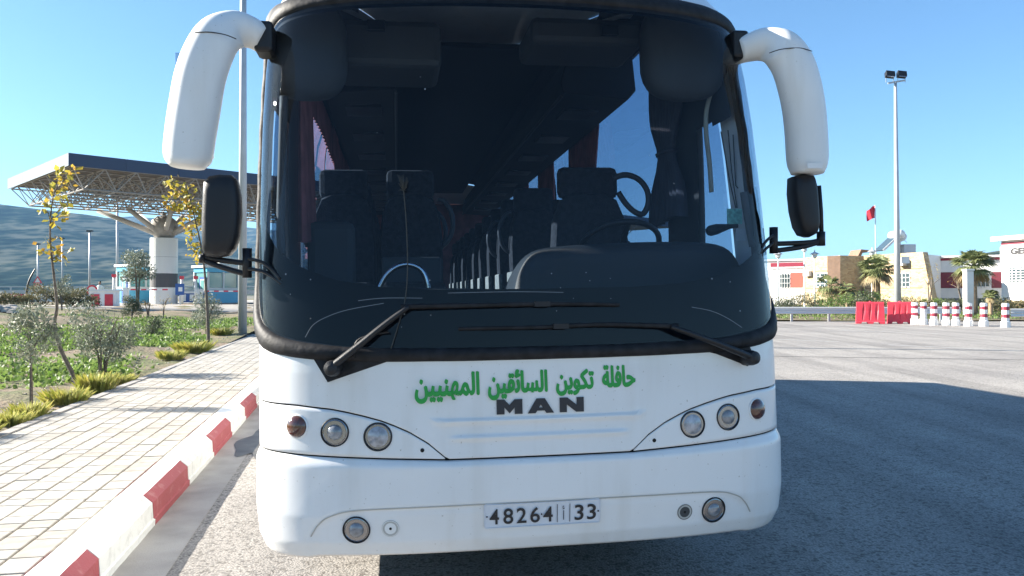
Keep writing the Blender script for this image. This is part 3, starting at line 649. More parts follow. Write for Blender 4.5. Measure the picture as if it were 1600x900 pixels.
# ---- upper shell, sides, roof, rear
gl2 = np.array(g_out); ib2 = int(gl2[:, 0].argmax()); SE = 1.508
go_hi = lambda s: float(np.interp(-abs(s), -gl2[ib2:, 0], gl2[ib2:, 1])) - .01
capm = panel('roof_cap', -SE, SE, go_hi, lambda s: 3.67, 120, 36, 'white_paint', .0)
panel('cap_lining', -SE, SE, go_hi, lambda s: 3.60, 60, 16, 'trim_grey', -.05)
for sg in (-1, 1):
    s0, s1 = sorted((sg * SE, sg * SMAX))
    panel('corner_panel', s0, s1, lambda s: 1.30, lambda s: 3.67, 8, 50, 'white_paint', .0, parent=capm)
    panel('pillar_lining', *sorted((sg * 1.49, sg * SMAX)), lambda s: 2.5, lambda s: 3.5, 6, 20, 'trim_dark', -.05, parent=capm)
def ya(z): return bY(z) + bC(z) + DD
def side(name, sg, z0, z1, y0, y1, m, nz=10, ny=2, inset=0, parent=bus):
    b = MB(); vs = []
    for i in range(ny + 1):
        for j in range(nz + 1):
            z = z0 + (z1 - z0) * j / nz; a_ = y0(z) if callable(y0) else y0; vs.append((sg * (bW(z) - inset), a_ + (y1 - a_) * i / ny, z))
    b.add(vs, [(i * (nz + 1) + j, (i + 1) * (nz + 1) + j, (i + 1) * (nz + 1) + j + 1, i * (nz + 1) + j + 1) for i in range(ny) for j in range(nz)])
    return b.build(name, m, parent, smooth=True, xf=rl, fixn=False)
WIN = [(1.78, 3.95), (4.05, 5.75), (5.85, 7.55), (7.65, 9.35), (9.45, 11.2)]
FW = (2.35, 3.35)                                                            # front wheel arch along the body
RW = (7.6, 8.6)
for sg in (-1, 1):
    for y0, y1, zb_ in ((ya, FW[0], .24), (FW[0], FW[1], 1.08), (FW[1], RW[0], .30), (RW[0], RW[1], 1.08), (RW[1], YEND, .34)):
        if y0 is ya:
            side('side_panel', sg, .40, 1.71, ya, y1, 'white_paint'); side('side_skirt', sg, .24, .40, lambda z: 1.05, y1, 'underbody', 2)
        else: side('side_panel', sg, zb_, 1.71, y0, y1, 'white_paint')
    side('side_lining', sg, 1.0, 1.71, lambda z: ya(z) + .02, YEND - .1, 'trim_dark', 4, 2, .05)
    side('roof_side', sg, 3.3, 3.67, ya, YEND, 'white_paint', 16, 6)
    side('roof_lining', sg, 3.28, 3.62, lambda z: ya(z) + .05, YEND - .1, 'trim_grey', 12, 4, .05)
    dw0 = lambda z: ya(z) + .02
    side('window_post', sg, 1.71, 3.3, 1.24, 1.78, 'white_paint', 10, 1); side('post_lining', sg, 1.70, 3.3, 1.22, 1.79, 'trim_dark', 6, 1, .045)
    side('header_panel', sg, 2.55, 3.3, lambda z: min(ya(z), 1.23), 1.24, 'white_paint', 8, 1); side('header_lining', sg, 2.53, 3.3, lambda z: min(ya(z) + .01, 1.21), 1.24, 'trim_dark', 8, 1, .045)
    dwin = side('side_window', sg, 1.71, 2.55, dw0, 1.24, 'side_glass', 6, 1, .004)
    for (y0, y1) in WIN: side('side_window', sg, 1.71, 3.3, y0, y1, 'side_glass', 6, 1, .004)
    ends = [w[1] for w in WIN[:-1]]
    for i, y0 in enumerate(ends): side('window_post', sg, 1.71, 3.3, y0, WIN[i + 1][0], 'trim_dark', 6, 1, .002)
    side('window_post', sg, 1.71, 3.3, 11.2, YEND, 'white_paint', 6, 1)
b = MB(); zz = np.linspace(.4, 3.66, 40); pl_ = [(bW(z), YEND, z) for z in zz] + [(-bW(z), YEND, z) for z in zz[::-1]]
b.add(pl_, [tuple(range(len(pl_)))]); b.build('rear_wall', 'white_paint', bus, xf=rl)
MB().box((0, 6.1, .98), (2.44, 10.9, .08)).build('floor_slab', 'trim_dark', bus, xf=rl)
b = MB().box((0, 1.55, .62), (2.2, 1.5, .5)).box((0, 5.5, .62), (2.3, 4.1, .6)).box((0, 10.1, .62), (2.3, 2.8, .5)); b.build('chassis', 'underbody', bus, xf=rl)
for sg in (-1, 1):
    for yw in (2.85, 8.1):
        w = MB().lathe([(.30, -.14), (.47, -.135), (.50, -.10), (.50, .10), (.47, .135), (.30, .14)], 36, (sg * 1.08, yw, .50), (1, 0, 0)).build('wheel', 'tyre', bus); smooth_by_angle(w)
        r_ = MB().lathe([(.30, -.12), (.27, -.1), (.27, .1), (.30, .12), (.2, .08), (.10, .13), (.0001, .13)], 24, (sg * 1.08, yw, .50), (sg, 0, 0)).build('rim', 'rim', w)

# ---- interior
def rbox(name, c, d, m, parent=bus, bev=.02, rot=None): return MB().box(c, d, rot).build(name, m, parent, xf=rl, bevel=bev)
# dashboard: shelf behind the glass plus the driver's binnacle
b = MB(); n = 40; vs = []
for i in range(n + 1):
    s = -1.36 + 2.72 * i / n; q = Sp(s, 1.5, -.03)
    zt_ = 1.54 + .02 * sstep(.2, -.6, s)
    row = [(q.x, q.y, 1.2), (q.x, q.y + .01, zt_), (q.x * .97, max(q.y + .1, .38), zt_ + .01), (q.x * .9, .75, zt_ - .02), (q.x * .9, .78, 1.0)]; vs += row
b.add(vs, [(i * 5 + j, (i + 1) * 5 + j, (i + 1) * 5 + j + 1, i * 5 + j + 1) for i in range(n) for j in range(4)])
b.build('dashboard', 'dash', bus, xf=rl)
b = MB(); prof = [(0, 0), (.02, .10), (.07, .19), (.15, .215), (.5, .235), (.85, .235), (.93, .21), (.975, .12), (1.0, 0)]
xa, xb = bp(800, 440, .55).x, bp(1158, 420, .55).x; vs = []
for yy, sc_ in ((.42, .80), (.50, .97), (.62, 1.0), (.8, .92), (.92, .6)):
    for u, h in prof: vs.append((xa + (xb - xa) * u, yy, 1.54 + h * sc_ * 1.12))
k = len(prof); b.add(vs, [(i * k + j, i * k + j + 1, (i + 1) * k + j + 1, (i + 1) * k + j) for i in range(4) for j in range(k - 1)] + [tuple(range(k))])
bn = b.build('instrument_binnacle', 'dash', bus, xf=rl); smooth_by_angle(bn, 50); bn.modifiers.new('s', 'SUBSURF').render_levels = 2
# steering wheel
c0 = bp(968, 385, 1.08); b = MB(); ax = Vector((0, .55, .83)).normalized(); u_ = Vector((1, 0, 0)); v_ = ax.cross(u_)
b.tube([c0 + u_ * (.235 * math.cos(t)) + v_ * (.235 * math.sin(t)) for t in np.linspace(0, 2 * math.pi, 33)], .017, 8)
stw = b.build('steering_wheel', 'black_plastic', bus, smooth=True, xf=rl)
b = MB()
for t in (.4, 2.74, 4.71): b.bar(c0 - ax * .03, c0 + u_ * (.23 * math.cos(t)) + v_ * (.23 * math.sin(t)), .03, .02)
b.lathe([(.07, -.05), (.07, 0), (.0001, .01)], 16, c0, ax); b.build('hub', 'black_plastic', stw, xf=rl)
def seat(cx, y, zf, w, top, handles=(-1, 1), driver=False):
    """seat facing the nose; zf floor height, top height of the headrest"""
    back_t = top - .17; s_ = MB()
    P = [(-.5, .0), (-.5, .55), (-.46, .8), (-.36, .95), (-.2, 1), (.2, 1), (.36, .95), (.46, .8), (.5, .55), (.5, 0)]
    vs = []
    for yy, sh in ((-.06, .94), (-.03, 1), (.06, 1), (.09, .93)):
        for u, v in P: vs.append((cx + u * w * sh, y + yy + v * .12, zf + .42 + (back_t - zf - .42) * v * (1 - (1 - sh) * .3)))
    k = len(P); s_.add(vs, [(i * k + j, i * k + j + 1, (i + 1) * k + j + 1, (i + 1) * k + j) for i in range(3) for j in range(k - 1)] + [tuple(range(k)), tuple(range(4 * k - 1, 3 * k - 1, -1))])
    root = s_.build('driver_seat' if driver else 'passenger_seat', 'seat_fabric', bus, xf=rl); smooth_by_angle(root, 45)
    MB().box((cx, y + .13, top - .10), (w * .78, .10, .21)).build('headrest', 'seat_fabric', root, xf=rl, bevel=.04)
    MB().box((cx, y - .2, zf + .40), (w, .46, .16)).build('cushion', 'seat_fabric', root, xf=rl, bevel=.05)
    MB().box((cx, y - .15, zf + .17), (w * .7, .3, .33)).build('pedestal', 'seat_shell', root, xf=rl)
    for sg in handles:
        pts = [(cx + sg * (w * .5 - .03 + .11 * math.sin(t)), y + .10, back_t - .20 - .17 * math.cos(t)) for t in np.linspace(math.pi * .02, math.pi * .98, 14)]
        MB().tube(pts, .017, 8, flat=1.2).build('grab_handle', 'seat_shell', root, xf=rl, smooth=True)
    return root
FZ = 1.14
for r_ in range(11):
    y = 2.05 + r_ * .82
    for cx in (-.98, -.52, .52, .98):
        if r_ == 0 and cx > 0: continue
        top = FZ + 1.27
        seat(cx, y + (.1 if cx > 0 else 0), FZ, .43, top, ((1,) if cx in (-.52, .98) else (-1,)) if r_ < 3 else ())
for r_ in range(1, 11):                                                      # pale side covers on the aisle side of the seats
    for cx in (.30,): rbox('seat_side_cover', (cx, 2.1 + r_ * .82, FZ + .36), (.02, .40, .42), 'seat_side', bev=.01)
sd = bp(925, 300, 1.55); dseat = seat(sd.x, 1.55, .86, .52, sd.z + .175, (), True)
MB().tube(spline([bp(px, py, 1.62) for px, py in ((958, 278), (978, 273), (998, 280), (1011, 297), (1013, 318), (1005, 334), (992, 331), (978, 318), (966, 300))], 30), .02, 8).build('grab_handle', 'seat_shell', dseat, smooth=True, xf=rl)
# partition rail and cabinet in front of the left seats
MB().tube(spline([bp(x, y, 1.25) for x, y in ((588, 462), (602, 432), (622, 416), (643, 414), (660, 424), (668, 446), (669, 462))], 24), .017, 10).build('chrome_rail', 'chrome', bus, smooth=True, xf=rl)
q0, q1 = bp(596, 405, 1.7), bp(690, 470, 1.7); rbox('partition_panel', ((q0.x + q1.x) / 2, 1.72, (q0.z + q1.z) / 2 - .1), (abs(q1.x - q0.x), .03, .5), 'trim_grey')
q0, q1 = bp(478, 345, 1.55), bp(556, 470, 1.55); rbox('crew_cabinet', ((q0.x + q1.x) / 2, 1.6, (q0.z + q1.z) / 2 - .1), (abs(q1.x - q0.x), .1, abs(q0.z - q1.z) + .2), 'trim_grey', bev=.05)
# luggage racks, ceiling panel, front header
for sg in (-1, 1):
    b = MB(); pr = [(.62, 3.02), (.60, 3.10), (.66, 3.30), (1.15, 3.36), (1.18, 3.05), (1.12, 2.98)]
    b.prism([(sg * x, 2.3, z) for x, z in pr], (0, 9.0, 0)); lr = b.build('luggage_rack', 'trim_dark', bus, xf=rl, bevel=.01)
    MB().tube([(sg * .61, 2.3, 3.0), (sg * .61, 11.2, 3.0)], .014, 6).build('rack_rail', 'trim_grey', lr, xf=rl)
    for k in range(8): MB().box((sg * .86, 2.9 + k * 1.05, 3.0), (.28, .34, .03)).build('service_panel', 'black_plastic', lr, xf=rl, bevel=.006)
rbox('ceiling_panel', (0, 6.9, 3.42), (1.25, 8.8, .04), 'trim_dark')
a0, a1 = bp(520, 25, 1.0), bp(690, 104, 1.0)
rbox('overhead_locker', ((a0.x + a1.x) / 2, 1.25, (a0.z + a1.z) / 2), (a1.x - a0.x, .5, a0.z - a1.z), 'trim_grey', bev=.04)
a0, a1 = bp(830, 22, 1.0), bp(1010, 70, 1.0); rbox('overhead_locker', ((a0.x + a1.x) / 2, 1.25, (a0.z + a1.z) / 2), (a1.x - a0.x, .5, a0.z - a1.z), 'trim_grey', bev=.04)
for (x, y) in ((587, 39), (953, 47)):
    a0 = bp(x, y, .97); MB().box(a0, (.10, .03, .06)).build('ceiling_lamp', 'black_plastic', bus, xf=rl, bevel=.006)
# padded sun-blind pods in both upper corners
for (cx_, cy_, rx, ry) in ((478, 88, 62, 66), (1068, 88, 72, 72)):
    c1 = bp(cx_, cy_, .85); k_ = 4.35 / FPX; b = MB(); vs = []; n1, n2 = 14, 20
    for i in range(n1 + 1):
        ph = math.pi * i / n1
        for j in range(n2):
            t = 2 * math.pi * j / n2; x = math.sin(ph) * math.cos(t); z = math.cos(ph); yv = math.sin(ph) * math.sin(t)
            f_ = lambda v: math.copysign(abs(v) ** .7, v)
            vs.append((c1.x + f_(x) * rx * k_, c1.y + f_(yv) * .12, c1.z + f_(z) * ry * k_ + (.06 if z > 0 else 0)))
    b.add(vs, [(i * n2 + j, i * n2 + (j + 1) % n2, (i + 1) * n2 + (j + 1) % n2, (i + 1) * n2 + j) for i in range(n1) for j in range(n2)])
    b.build('sun_blind', 'trim_grey', bus, smooth=True, xf=rl)
# curtains: pleated sheets along the side windows
def curtain(x, y0, y1, ztop, zbot, m, tie=None, folds=9, yb=None, amp=.022):
    b = MB(); n, rr = folds * 6, 16; vs = []; yb = yb or (y0, y1)
    for j in range(rr + 1):
        v = j / rr; z = ztop + (zbot - ztop) * v; pinch = 1 - (.62 * math.exp(-((v - tie) / .16) ** 2) if tie else 0)
        a_, c_ = y0 + (yb[0] - y0) * v, y1 + (yb[1] - y1) * v
        for i in range(n + 1):
            u = i / n; vs.append((x + amp * math.sin(u * folds * 2 * math.pi) * (.5 + v), (a_ + c_) / 2 + (u - .5) * (c_ - a_) * pinch, z + .02 * math.sin(u * 5)))
    b.add(vs, [(j * (n + 1) + i, j * (n + 1) + i + 1, (j + 1) * (n + 1) + i + 1, (j + 1) * (n + 1) + i) for j in range(rr) for i in range(n)])
    o = b.build('curtain', m, bus, smooth=True, xf=rl, fixn=False)
    if tie: MB().tube([(x + .05 * math.cos(t), (y0 + y1) / 2 + (y1 - y0) * .2 * math.sin(t), ztop + (zbot - ztop) * tie) for t in np.linspace(0, 6.283, 13)], .012, 5).build('tie_back', m, o, xf=rl)
curtain(1.17, 1.30, 1.95, 3.2, 2.0, 'curtain_dark', .62)
curtain(1.17, 3.3, 4.6, 3.25, 1.9, 'curtain', None, 12, yb=(3.85, 4.6)); curtain(1.17, 5.45, 6.4, 3.25, 1.9, 'curtain', None, 9)
curtain(1.17, 7.2, 8.1, 3.25, 1.9, 'curtain', None, 9); curtain(1.17, 9.0, 9.9, 3.25, 1.9, 'curtain', None, 9); 
curtain(-1.17, 1.30, 1.95, 3.0, 1.85, 'curtain'); 
for y0_, y1_ in ((2.0, 3.9), (4.1, 5.7), (5.9, 7.5), (7.7, 9.3), (9.5, 11.1)): curtain(-1.17, y0_, y1_, 3.27, 2.74, 'curtain', None, 16, amp=.005); curtain(-1.15, y1_ - .35, y1_ + .3, 3.25, 1.85, 'curtain', .6, 6, amp=.008)  # short upper strips added to block sun crossing the cabin; tied curtains between
curtain_back = rbox('rear_curtain', (0, 11.3, 2.4), (2.2, .05, 1.6), 'curtain')
# belt hanging by the right post, tassel cords, paper tickets on the glass
mat('strap', (.42, .42, .36), .8)
MB().tube(spline([bp(x, y, .92) for x, y in ((1126, 105), (1113, 140), (1104, 175), (1104, 210), (1109, 255), (1112, 300))], 22), .012, 6, flat=2.0).build('hanging_strap', 'strap', bus, xf=rl, smooth=True)
b = MB()
for pts in (((1127, 205), (1140, 280), (1150, 325)), ((1138, 203), (1144, 270), (1152, 325)), ((1146, 210), (1150, 290), (1160, 300))): b.tube([bp(x, y, .75) for x, y in pts], .0035, 5)
b.build('hanging_cords', 'black_plastic', bus, xf=rl)
for (x0, y0, x1, y1, m) in ((1136, 326, 1160, 350, 'sticker'), (1150, 357, 1166, 376, 'paper')):
    q0, q1 = bp(x0, y0, .62), bp(x1, y1, .62); MB().box((q0 + q1) / 2, (abs(q1.x - q0.x), .002, abs(q0.z - q1.z))).build('permit_ticket', m, bus, xf=rl)
q0 = bp(1132, 358, .8); MB().tube(spline([bp(1105, 362, .8), bp(1120, 358, .8), bp(1140, 354, .78), bp(1162, 352, .76)], 10), [.02, .03, .03, .03, .025, .02, .014, .012, .012, .012], 8).build('mirror_motor', 'black_plastic', bus, xf=rl, smooth=True)

# ---- mirrors: swept white horns with glass heads, lower black mirrors on brackets
def horn(path, widths, y, depth, mname):
    pts = spline([(*bp(px, py, y + dy),) for (px, py, dy) in path], 40); wd = spline([(w,) for w in widths], 40)
    b = MB(); n = 20; vs = []
    for i, p in enumerate(pts):
        p = Vector(p); t = Vector(pts[min(i + 1, 39)]) - Vector(pts[max(i - 1, 0)]); t.y = 0; t.normalize(); side_ = Vector((-t.z, 0, t.x)); w = float(wd[i][0]) / 2
        for j in range(n):
            a_ = 2 * math.pi * j / n; ex = 2 / 2.15
            ca, sa = math.copysign(abs(math.cos(a_)) ** ex, math.cos(a_)), math.copysign(abs(math.sin(a_)) ** ex, math.sin(a_))
            vs.append(p + side_ * (ca * w) + Vector((0, 1, 0)) * (sa * depth * min(1, .35 + w * 7)))
    b.add(vs, [(i * n + j, i * n + (j + 1) % n, (i + 1) * n + (j + 1) % n, (i + 1) * n + j) for i in range(39) for j in range(n)] + [tuple(range(n - 1, -1, -1)), tuple(39 * n + j for j in range(n))])
    return b.build(mname, 'white_plastic', bus, smooth=True, xf=rl)
lm = horn([(411, 62, .14), (392, 50, .1), (368, 44, .05), (342, 55, 0), (325, 82, -.02), (312, 120, -.03), (304, 165, -.03), (297, 210, -.03), (293, 246, -.03), (292, 261, -.03)], [.13, .145, .17, .20, .215, .222, .225, .222, .21, .15], .36, .10, 'mirror_arm')
rm = horn([(1152, 80, .14), (1172, 73, .1), (1195, 68, .05), (1219, 74, 0), (1238, 98, -.02), (1249, 130, -.03), (1256, 165, -.03), (1260, 205, -.03), (1262, 250, -.03), (1262, 271, -.03)], [.13, .145, .17, .20, .215, .218, .215, .212, .205, .155], .40, .10, 'mirror_arm')
for o_, mx, my, y, w, h, sg in ((lm, 303, 165, .36, .17, .5, -1), (rm, 1252, 175, .40, .165, .5, 1)):
    c_ = bp(mx, my, y + .09); MB().box(c_, (w, .012, h)).build('mirror_glass', 'chrome', o_, xf=rl, bevel=.004)
    for (a_, e_) in (((414, 62), (404, 84)) if sg < 0 else ((1150, 74), (1158, 100)),):
        q = bp(*a_, y + .16); MB().box(q, (.09, .16, .15)).build('mount_block', 'black_plastic', o_, xf=rl, bevel=.02)
# joint lines of the horns
for o_, pts, y in ((lm, ((303, 50), (325, 49), (350, 53), (368, 60)), .25), (rm, ((1203, 82), (1222, 76), (1250, 74), (1270, 79)), .29)):
    MB().tube(spline([bp(px, py, y) for px, py in pts], 16), .0025, 5).build('joint_line', 'seam', o_, xf=rl)
q0, q1 = bp(1262, 254, .262), bp(1286, 263, .262); MB().box((q0 + q1) / 2, (q1.x - q0.x, .003, q0.z - q1.z)).build('maker_plate', 'white_plastic', rm, xf=rl, bevel=.001)
def black_mirror(out, y, depth, tilt):
    pts = [bp(px, py, y) for px, py in out]; k = len(pts); c_ = sum(pts, Vector()) / k; b = MB(); vs = []
    for dy, s_ in ((-.06, .62), (-.052, .86), (-.03, .97), (.0, 1.0), (.05, .985), (.06, .95)):
        for p in pts: vs.append(c_ + (p - c_) * s_ + Vector((0, dy * depth / .06, 0)))
    b.add(vs, [(i * k + j, i * k + (j + 1) % k, (i + 1) * k + (j + 1) % k, (i + 1) * k + j) for i in range(5) for j in range(k)] + [tuple(range(k)), tuple(5 * k + j for j in range(k - 1, -1, -1))])
    o = b.build('lower_mirror', 'black_plastic', bus, xf=rl); smooth_by_angle(o, 60)
    gm = MB(); gm.add([c_ + (p - c_) * .9 + Vector((0, depth * 1.04, 0)) for p in pts], [tuple(range(k))]); gm.build('mirror_glass', 'chrome', o, xf=rl)
    return o
lb = black_mirror([(318, 300), (319, 284), (328, 275), (345, 272), (362, 273), (370, 280), (375, 305), (376, 335), (373, 370), (367, 390), (358, 400), (340, 403), (322, 401), (317, 392), (316, 345)], .34, .06, 0)
rb = black_mirror([(1238, 276), (1254, 272), (1268, 274), (1272, 290), (1275, 330), (1276, 355), (1273, 366), (1264, 371), (1253, 368), (1246, 356), (1240, 330), (1237, 300)], .40, .06, 0)
for o_, y, segs, hub in ((lb, .36, (((316, 398), (335, 405), (390, 412)), ((314, 405), (345, 417), (390, 430))), (((312, 404), (320, 404)), ((386, 388), (386, 434)))), (rb, .42, (((1283, 375), (1262, 379), (1210, 381)), ((1281, 378), (1252, 386), (1210, 392))), (((1283, 362), (1283, 384)), ((1209, 355), (1209, 396))))):
    b = MB()
    for sgm in segs: b.tube(spline([bp(px, py, y) for px, py in sgm], 10), .013, 8)
    for (a_, e_) in hub: b.tube([bp(*a_, y), bp(*e_, y)], .022, 10)
    b.build('bracket', 'black_plastic', o_, xf=rl, smooth=True)
b = MB().tube([bp(1280, 290, .42), bp(1283, 330, .42), bp(1284, 372, .42)], .012, 8); b.build('mirror_stay', 'black_plastic', rb, xf=rl, smooth=True)
for pts, y in ((((388, 404), (410, 410), (428, 424), (438, 436)), .30), (((388, 420), (410, 424), (428, 434), (440, 444)), .30), (((1208, 368), (1200, 374), (1192, 384), (1188, 396)), .34), (((1208, 380), (1200, 386), (1190, 396), (1188, 404)), .34)):
    MB().tube(spline([bp(px, py, y - .08 * i / 3) for i, (px, py) in enumerate(pts)], 10), .008, 6).build('bracket_strut', 'black_plastic', bus, xf=rl, smooth=True)
# grab bar seen just inside the glass corners
for pts, y in ((((443, 150), (440, 260), (438, 350), (440, 398)), .45), (((1162, 300), (1168, 340), (1176, 385)), .5)):
    MB().tube(spline([bp(px, py, y) for px, py in pts], 12), .02, 8).build('corner_grab_bar', 'trim_grey', bus, xf=rl, smooth=True)
# ================================================================== LEFT: TOLL PLAZA, VERGE PLANTS
mat('steel_white', (.30, .29, .28), .6)
mat('branch_grey', (.40, .39, .37), .7)
mat('galv', (.42, .43, .44), .45, .5, var=.1, vscale=10)
mat('fascia_blue', (.035, .05, .095), .45, var=.06, vscale=.6)
mat('fascia_pale', (.15, .18, .21), .4)
mat('band_dark', (.09, .09, .095), .7)
mat('roof_deck', (.13, .115, .105), .8)
mat('booth_blue', (.03, .10, .33), .4); mat('booth_aqua', (.10, .42, .62), .35); mat('booth_white', (.70, .71, .70), .5)
mat('red_plastic', (.62, .045, .07), .45, var=.1, vscale=3); mat('white_band', (.78, .78, .76), .5); mat('maroon', (.19, .03, .045), .6)
mat('pole_grey', (.46, .48, .50), .5, .3, var=.06, vscale=2)
mat('bark', (.17, .14, .11), .9, col2=(.09, .075, .06), vscale=24, bump=.4, bscale=60)
foliage_mat('olive_leaf', (.13, .15, .095), (.30, .33, .25), .15)
foliage_mat('yellow_leaf', (.42, .33, .04), (.24, .24, .05), .4)
foliage_mat('autumn_leaf', (.40, .22, .04), (.55, .45, .06), .4)
foliage_mat('bush_leaf', (.045, .065, .03), (.12, .14, .08), .2)
foliage_mat('grass_blade', (.36, .40, .10), (.60, .55, .24), .6)
foliage_mat('clover', (.10, .185, .03), (.20, .27, .08), .4)
foliage_mat('hedge_leaf', (.09, .10, .04), (.22, .19, .09), .2)
mat('stone', (.34, .31, .27), .9, var=.2, vscale=10, bump=.4, bscale=30)

def leaves(pts, size, aspect=.35, up=.3, seed=0, droop=0):
    """diamond leaves at the given points, random turn; returns an MB"""
    rg = np.random.default_rng(seed); b = MB(); n = len(pts)
    d = rg.normal(size=(n, 3)); d[:, 2] += up; d /= np.linalg.norm(d, axis=1)[:, None]
    e = rg.normal(size=(n, 3)); e -= d * (e * d).sum(1)[:, None]; e /= np.linalg.norm(e, axis=1)[:, None]
    sz = size * rg.uniform(.6, 1.3, n)
    P = np.array(pts, float); nrm = np.cross(d, e)
    a0 = P; a1 = P + d * (sz * .5)[:, None] + e * (sz * aspect * .5)[:, None] + nrm * (sz * .06)[:, None]; a2 = P + d * sz[:, None]; a3 = P + d * (sz * .5)[:, None] - e * (sz * aspect * .5)[:, None] + nrm * (sz * .06)[:, None]
    V = np.stack([a0, a1, a2, a3], 1).reshape(-1, 3)
    b.v = [tuple(v) for v in V]; b.f = [(4 * i, 4 * i + 1, 4 * i + 2, 4 * i + 3) for i in range(n)]; b.mi = [0] * n
    return b
def crown_points(clumps, n, seed=0):
    """clumps: (centre, (rx, ry, rz)); points crowd towards each clump's shell"""
    rg = np.random.default_rng(seed); out = []
    wts = np.array([c[1][0] * c[1][2] for c in clumps]); wts = wts / wts.sum()
    for (c, r), w in zip(clumps, wts):
        k = int(n * w); d = rg.normal(size=(k, 3)); d /= np.linalg.norm(d, axis=1)[:, None]; q = rg.uniform(.25, 1, k) ** .55
        out.append(np.array(c) + d * q[:, None] * np.array(r))
    return np.concatenate(out)
def shrub(name, base, h, w, trunk, leafm, n, leaf, label, cat, seed, clear=.25, group=None, nclump=9, aspect=.3, up=.4):
    """several leaning stems that each carry clumps of leaves"""
    root = empty(name, base, 0, label, cat, group); rg = random.Random(seed); tb = MB(); cl = []
    for k in range(trunk):
        a_ = rg.uniform(0, 6.28); le = rg.uniform(.1, .55) * w / 2 if trunk > 1 else .02
        top = (math.cos(a_) * le, math.sin(a_) * le, h * rg.uniform(.6, .85)); pts = [(math.cos(a_) * .03 * (trunk > 1), math.sin(a_) * .03 * (trunk > 1), -.05), (top[0] * .35, top[1] * .35, h * .3), (top[0] * .75, top[1] * .75, h * .55), top]
        r0 = max(.012, h * .016); tb.tube(spline(pts, 10), [r0 * (1.25 - .09 * i) for i in range(10)], 6)
        for j in range(3):
            e_ = (top[0] + rg.uniform(-.3, .3) * w, top[1] + rg.uniform(-.3, .3) * w, h * rg.uniform(.55, .95)); tb.tube([Vector(pts[2]), (Vector(pts[2]) + Vector(e_)) / 2 + Vector((0, 0, .03)), e_], [r0 * .6, r0 * .4, r0 * .15], 5)
    for k in range(nclump):
        a_ = 2.4 * k + rg.uniform(0, .6); rr = rg.uniform(.12, .36) * w; z = h * (clear + (1 - clear) * rg.uniform(.22, .86)); s_ = rg.uniform(.15, .27)
        cl.append(((math.cos(a_) * rr, math.sin(a_) * rr, z), (w * s_, w * s_, h * (1 - clear) * s_ * 1.05)))
    tb.build('stems', 'bark', root); leaves(crown_points(cl, n, seed), leaf, aspect, up, seed).build('foliage', leafm, root, fixn=False)
    return root
def on(px, py):
    """a pixel on the rising land left of the road"""
    Y = 8.0
    for _ in range(60):
        p = at(px, py, Y); z = gz(p.x, p.y); Y = max(4, min(90, (CZ - z) * FPX / max(8, py - HOR)))
    p = at(px, py, Y); p.z = gz(p.x, p.y); return p
shrub('olive_sapling', on(50, 640), 1.2, .62, 1, 'olive_leaf', 1500, .062, 'slim young olive sapling on a single stem, nearest the camera', 'tree', 11, .42, nclump=10)
shrub('olive_bush', on(160, 588), 1.15, 1.05, 4, 'olive_leaf', 3000, .07, 'broad grey-green olive bush with several stems beside the pavement', 'shrub', 12, .15, nclump=13)
shrub('olive_bush', on(322, 522), 1.35, 1.15, 4, 'olive_leaf', 1800, .09, 'olive bush at the far end of the pavement near the tall lamp mast', 'shrub', 13, .1)
shrub('round_bush', on(205, 499), .95, .98, 3, 'bush_leaf', 3200, .07, 'dense dark rounded bush in front of the toll booths', 'bush', 14, .0, nclump=16)
shrub('round_bush', on(240, 526), .62, .8, 3, 'bush_leaf', 1600, .06, 'low dark bush lying in the green ground cover', 'bush', 15, .0, nclump=12)
p = at(215, 478, 42); p.z = gz(p.x, p.y); shrub('olive_tree', p, 3.3, 2.2, 3, 'olive_leaf', 2600, .16, 'grey olive tree with open crown standing before the toll column', 'tree', 16, .42, nclump=10)
p = at(98, 470, 40); p.z = gz(p.x, p.y); shrub('olive_tree', p, 1.9, 1.0, 2, 'olive_leaf', 700, .13, 'small distant olive sapling behind the yellow-leaved tree', 'tree', 17, .4)
for i, (px, py, h, w) in enumerate(((0, 481, 1.0, 2.2), (35, 480, .8, 1.9), (70, 480, 1.3, 2.3), (105, 479, 1.0, 2.0), (130, 478, 1.2, 1.8), (-40, 484, 1.1, 2.4))):
    p = at(px, py, 46); p.z = gz(p.x, p.y); shrub('hedge_bush', p, h, w, 3, 'hedge_leaf', 1500, .12, ['olive-brown hedge bush at the left edge of the view', 'second dry hedge bush from the left along the verge crest', 'tall green-brown hedge bush behind the thin trunk', 'fourth hedge bush along the verge crest', 'hedge bush next to the red and white barriers', 'hedge bush just outside the left edge'][i], 'hedge', 30 + i, .0, 'hedge bushes along the verge crest', 12, .5)
for i, (px, py) in enumerate(((255, 500), (232, 503))):
    p = at(px, py - 12, 34); p.z = gz(p.x, p.y); shrub('bare_shrub', p, 1.0, .8, 5, 'autumn_leaf', 60, .07, ['leggy almost bare shrub in front of the toll column', 'thin bare shrub left of the toll column'][i], 'shrub', 60 + i, .3, 'bare shrubs before the column')
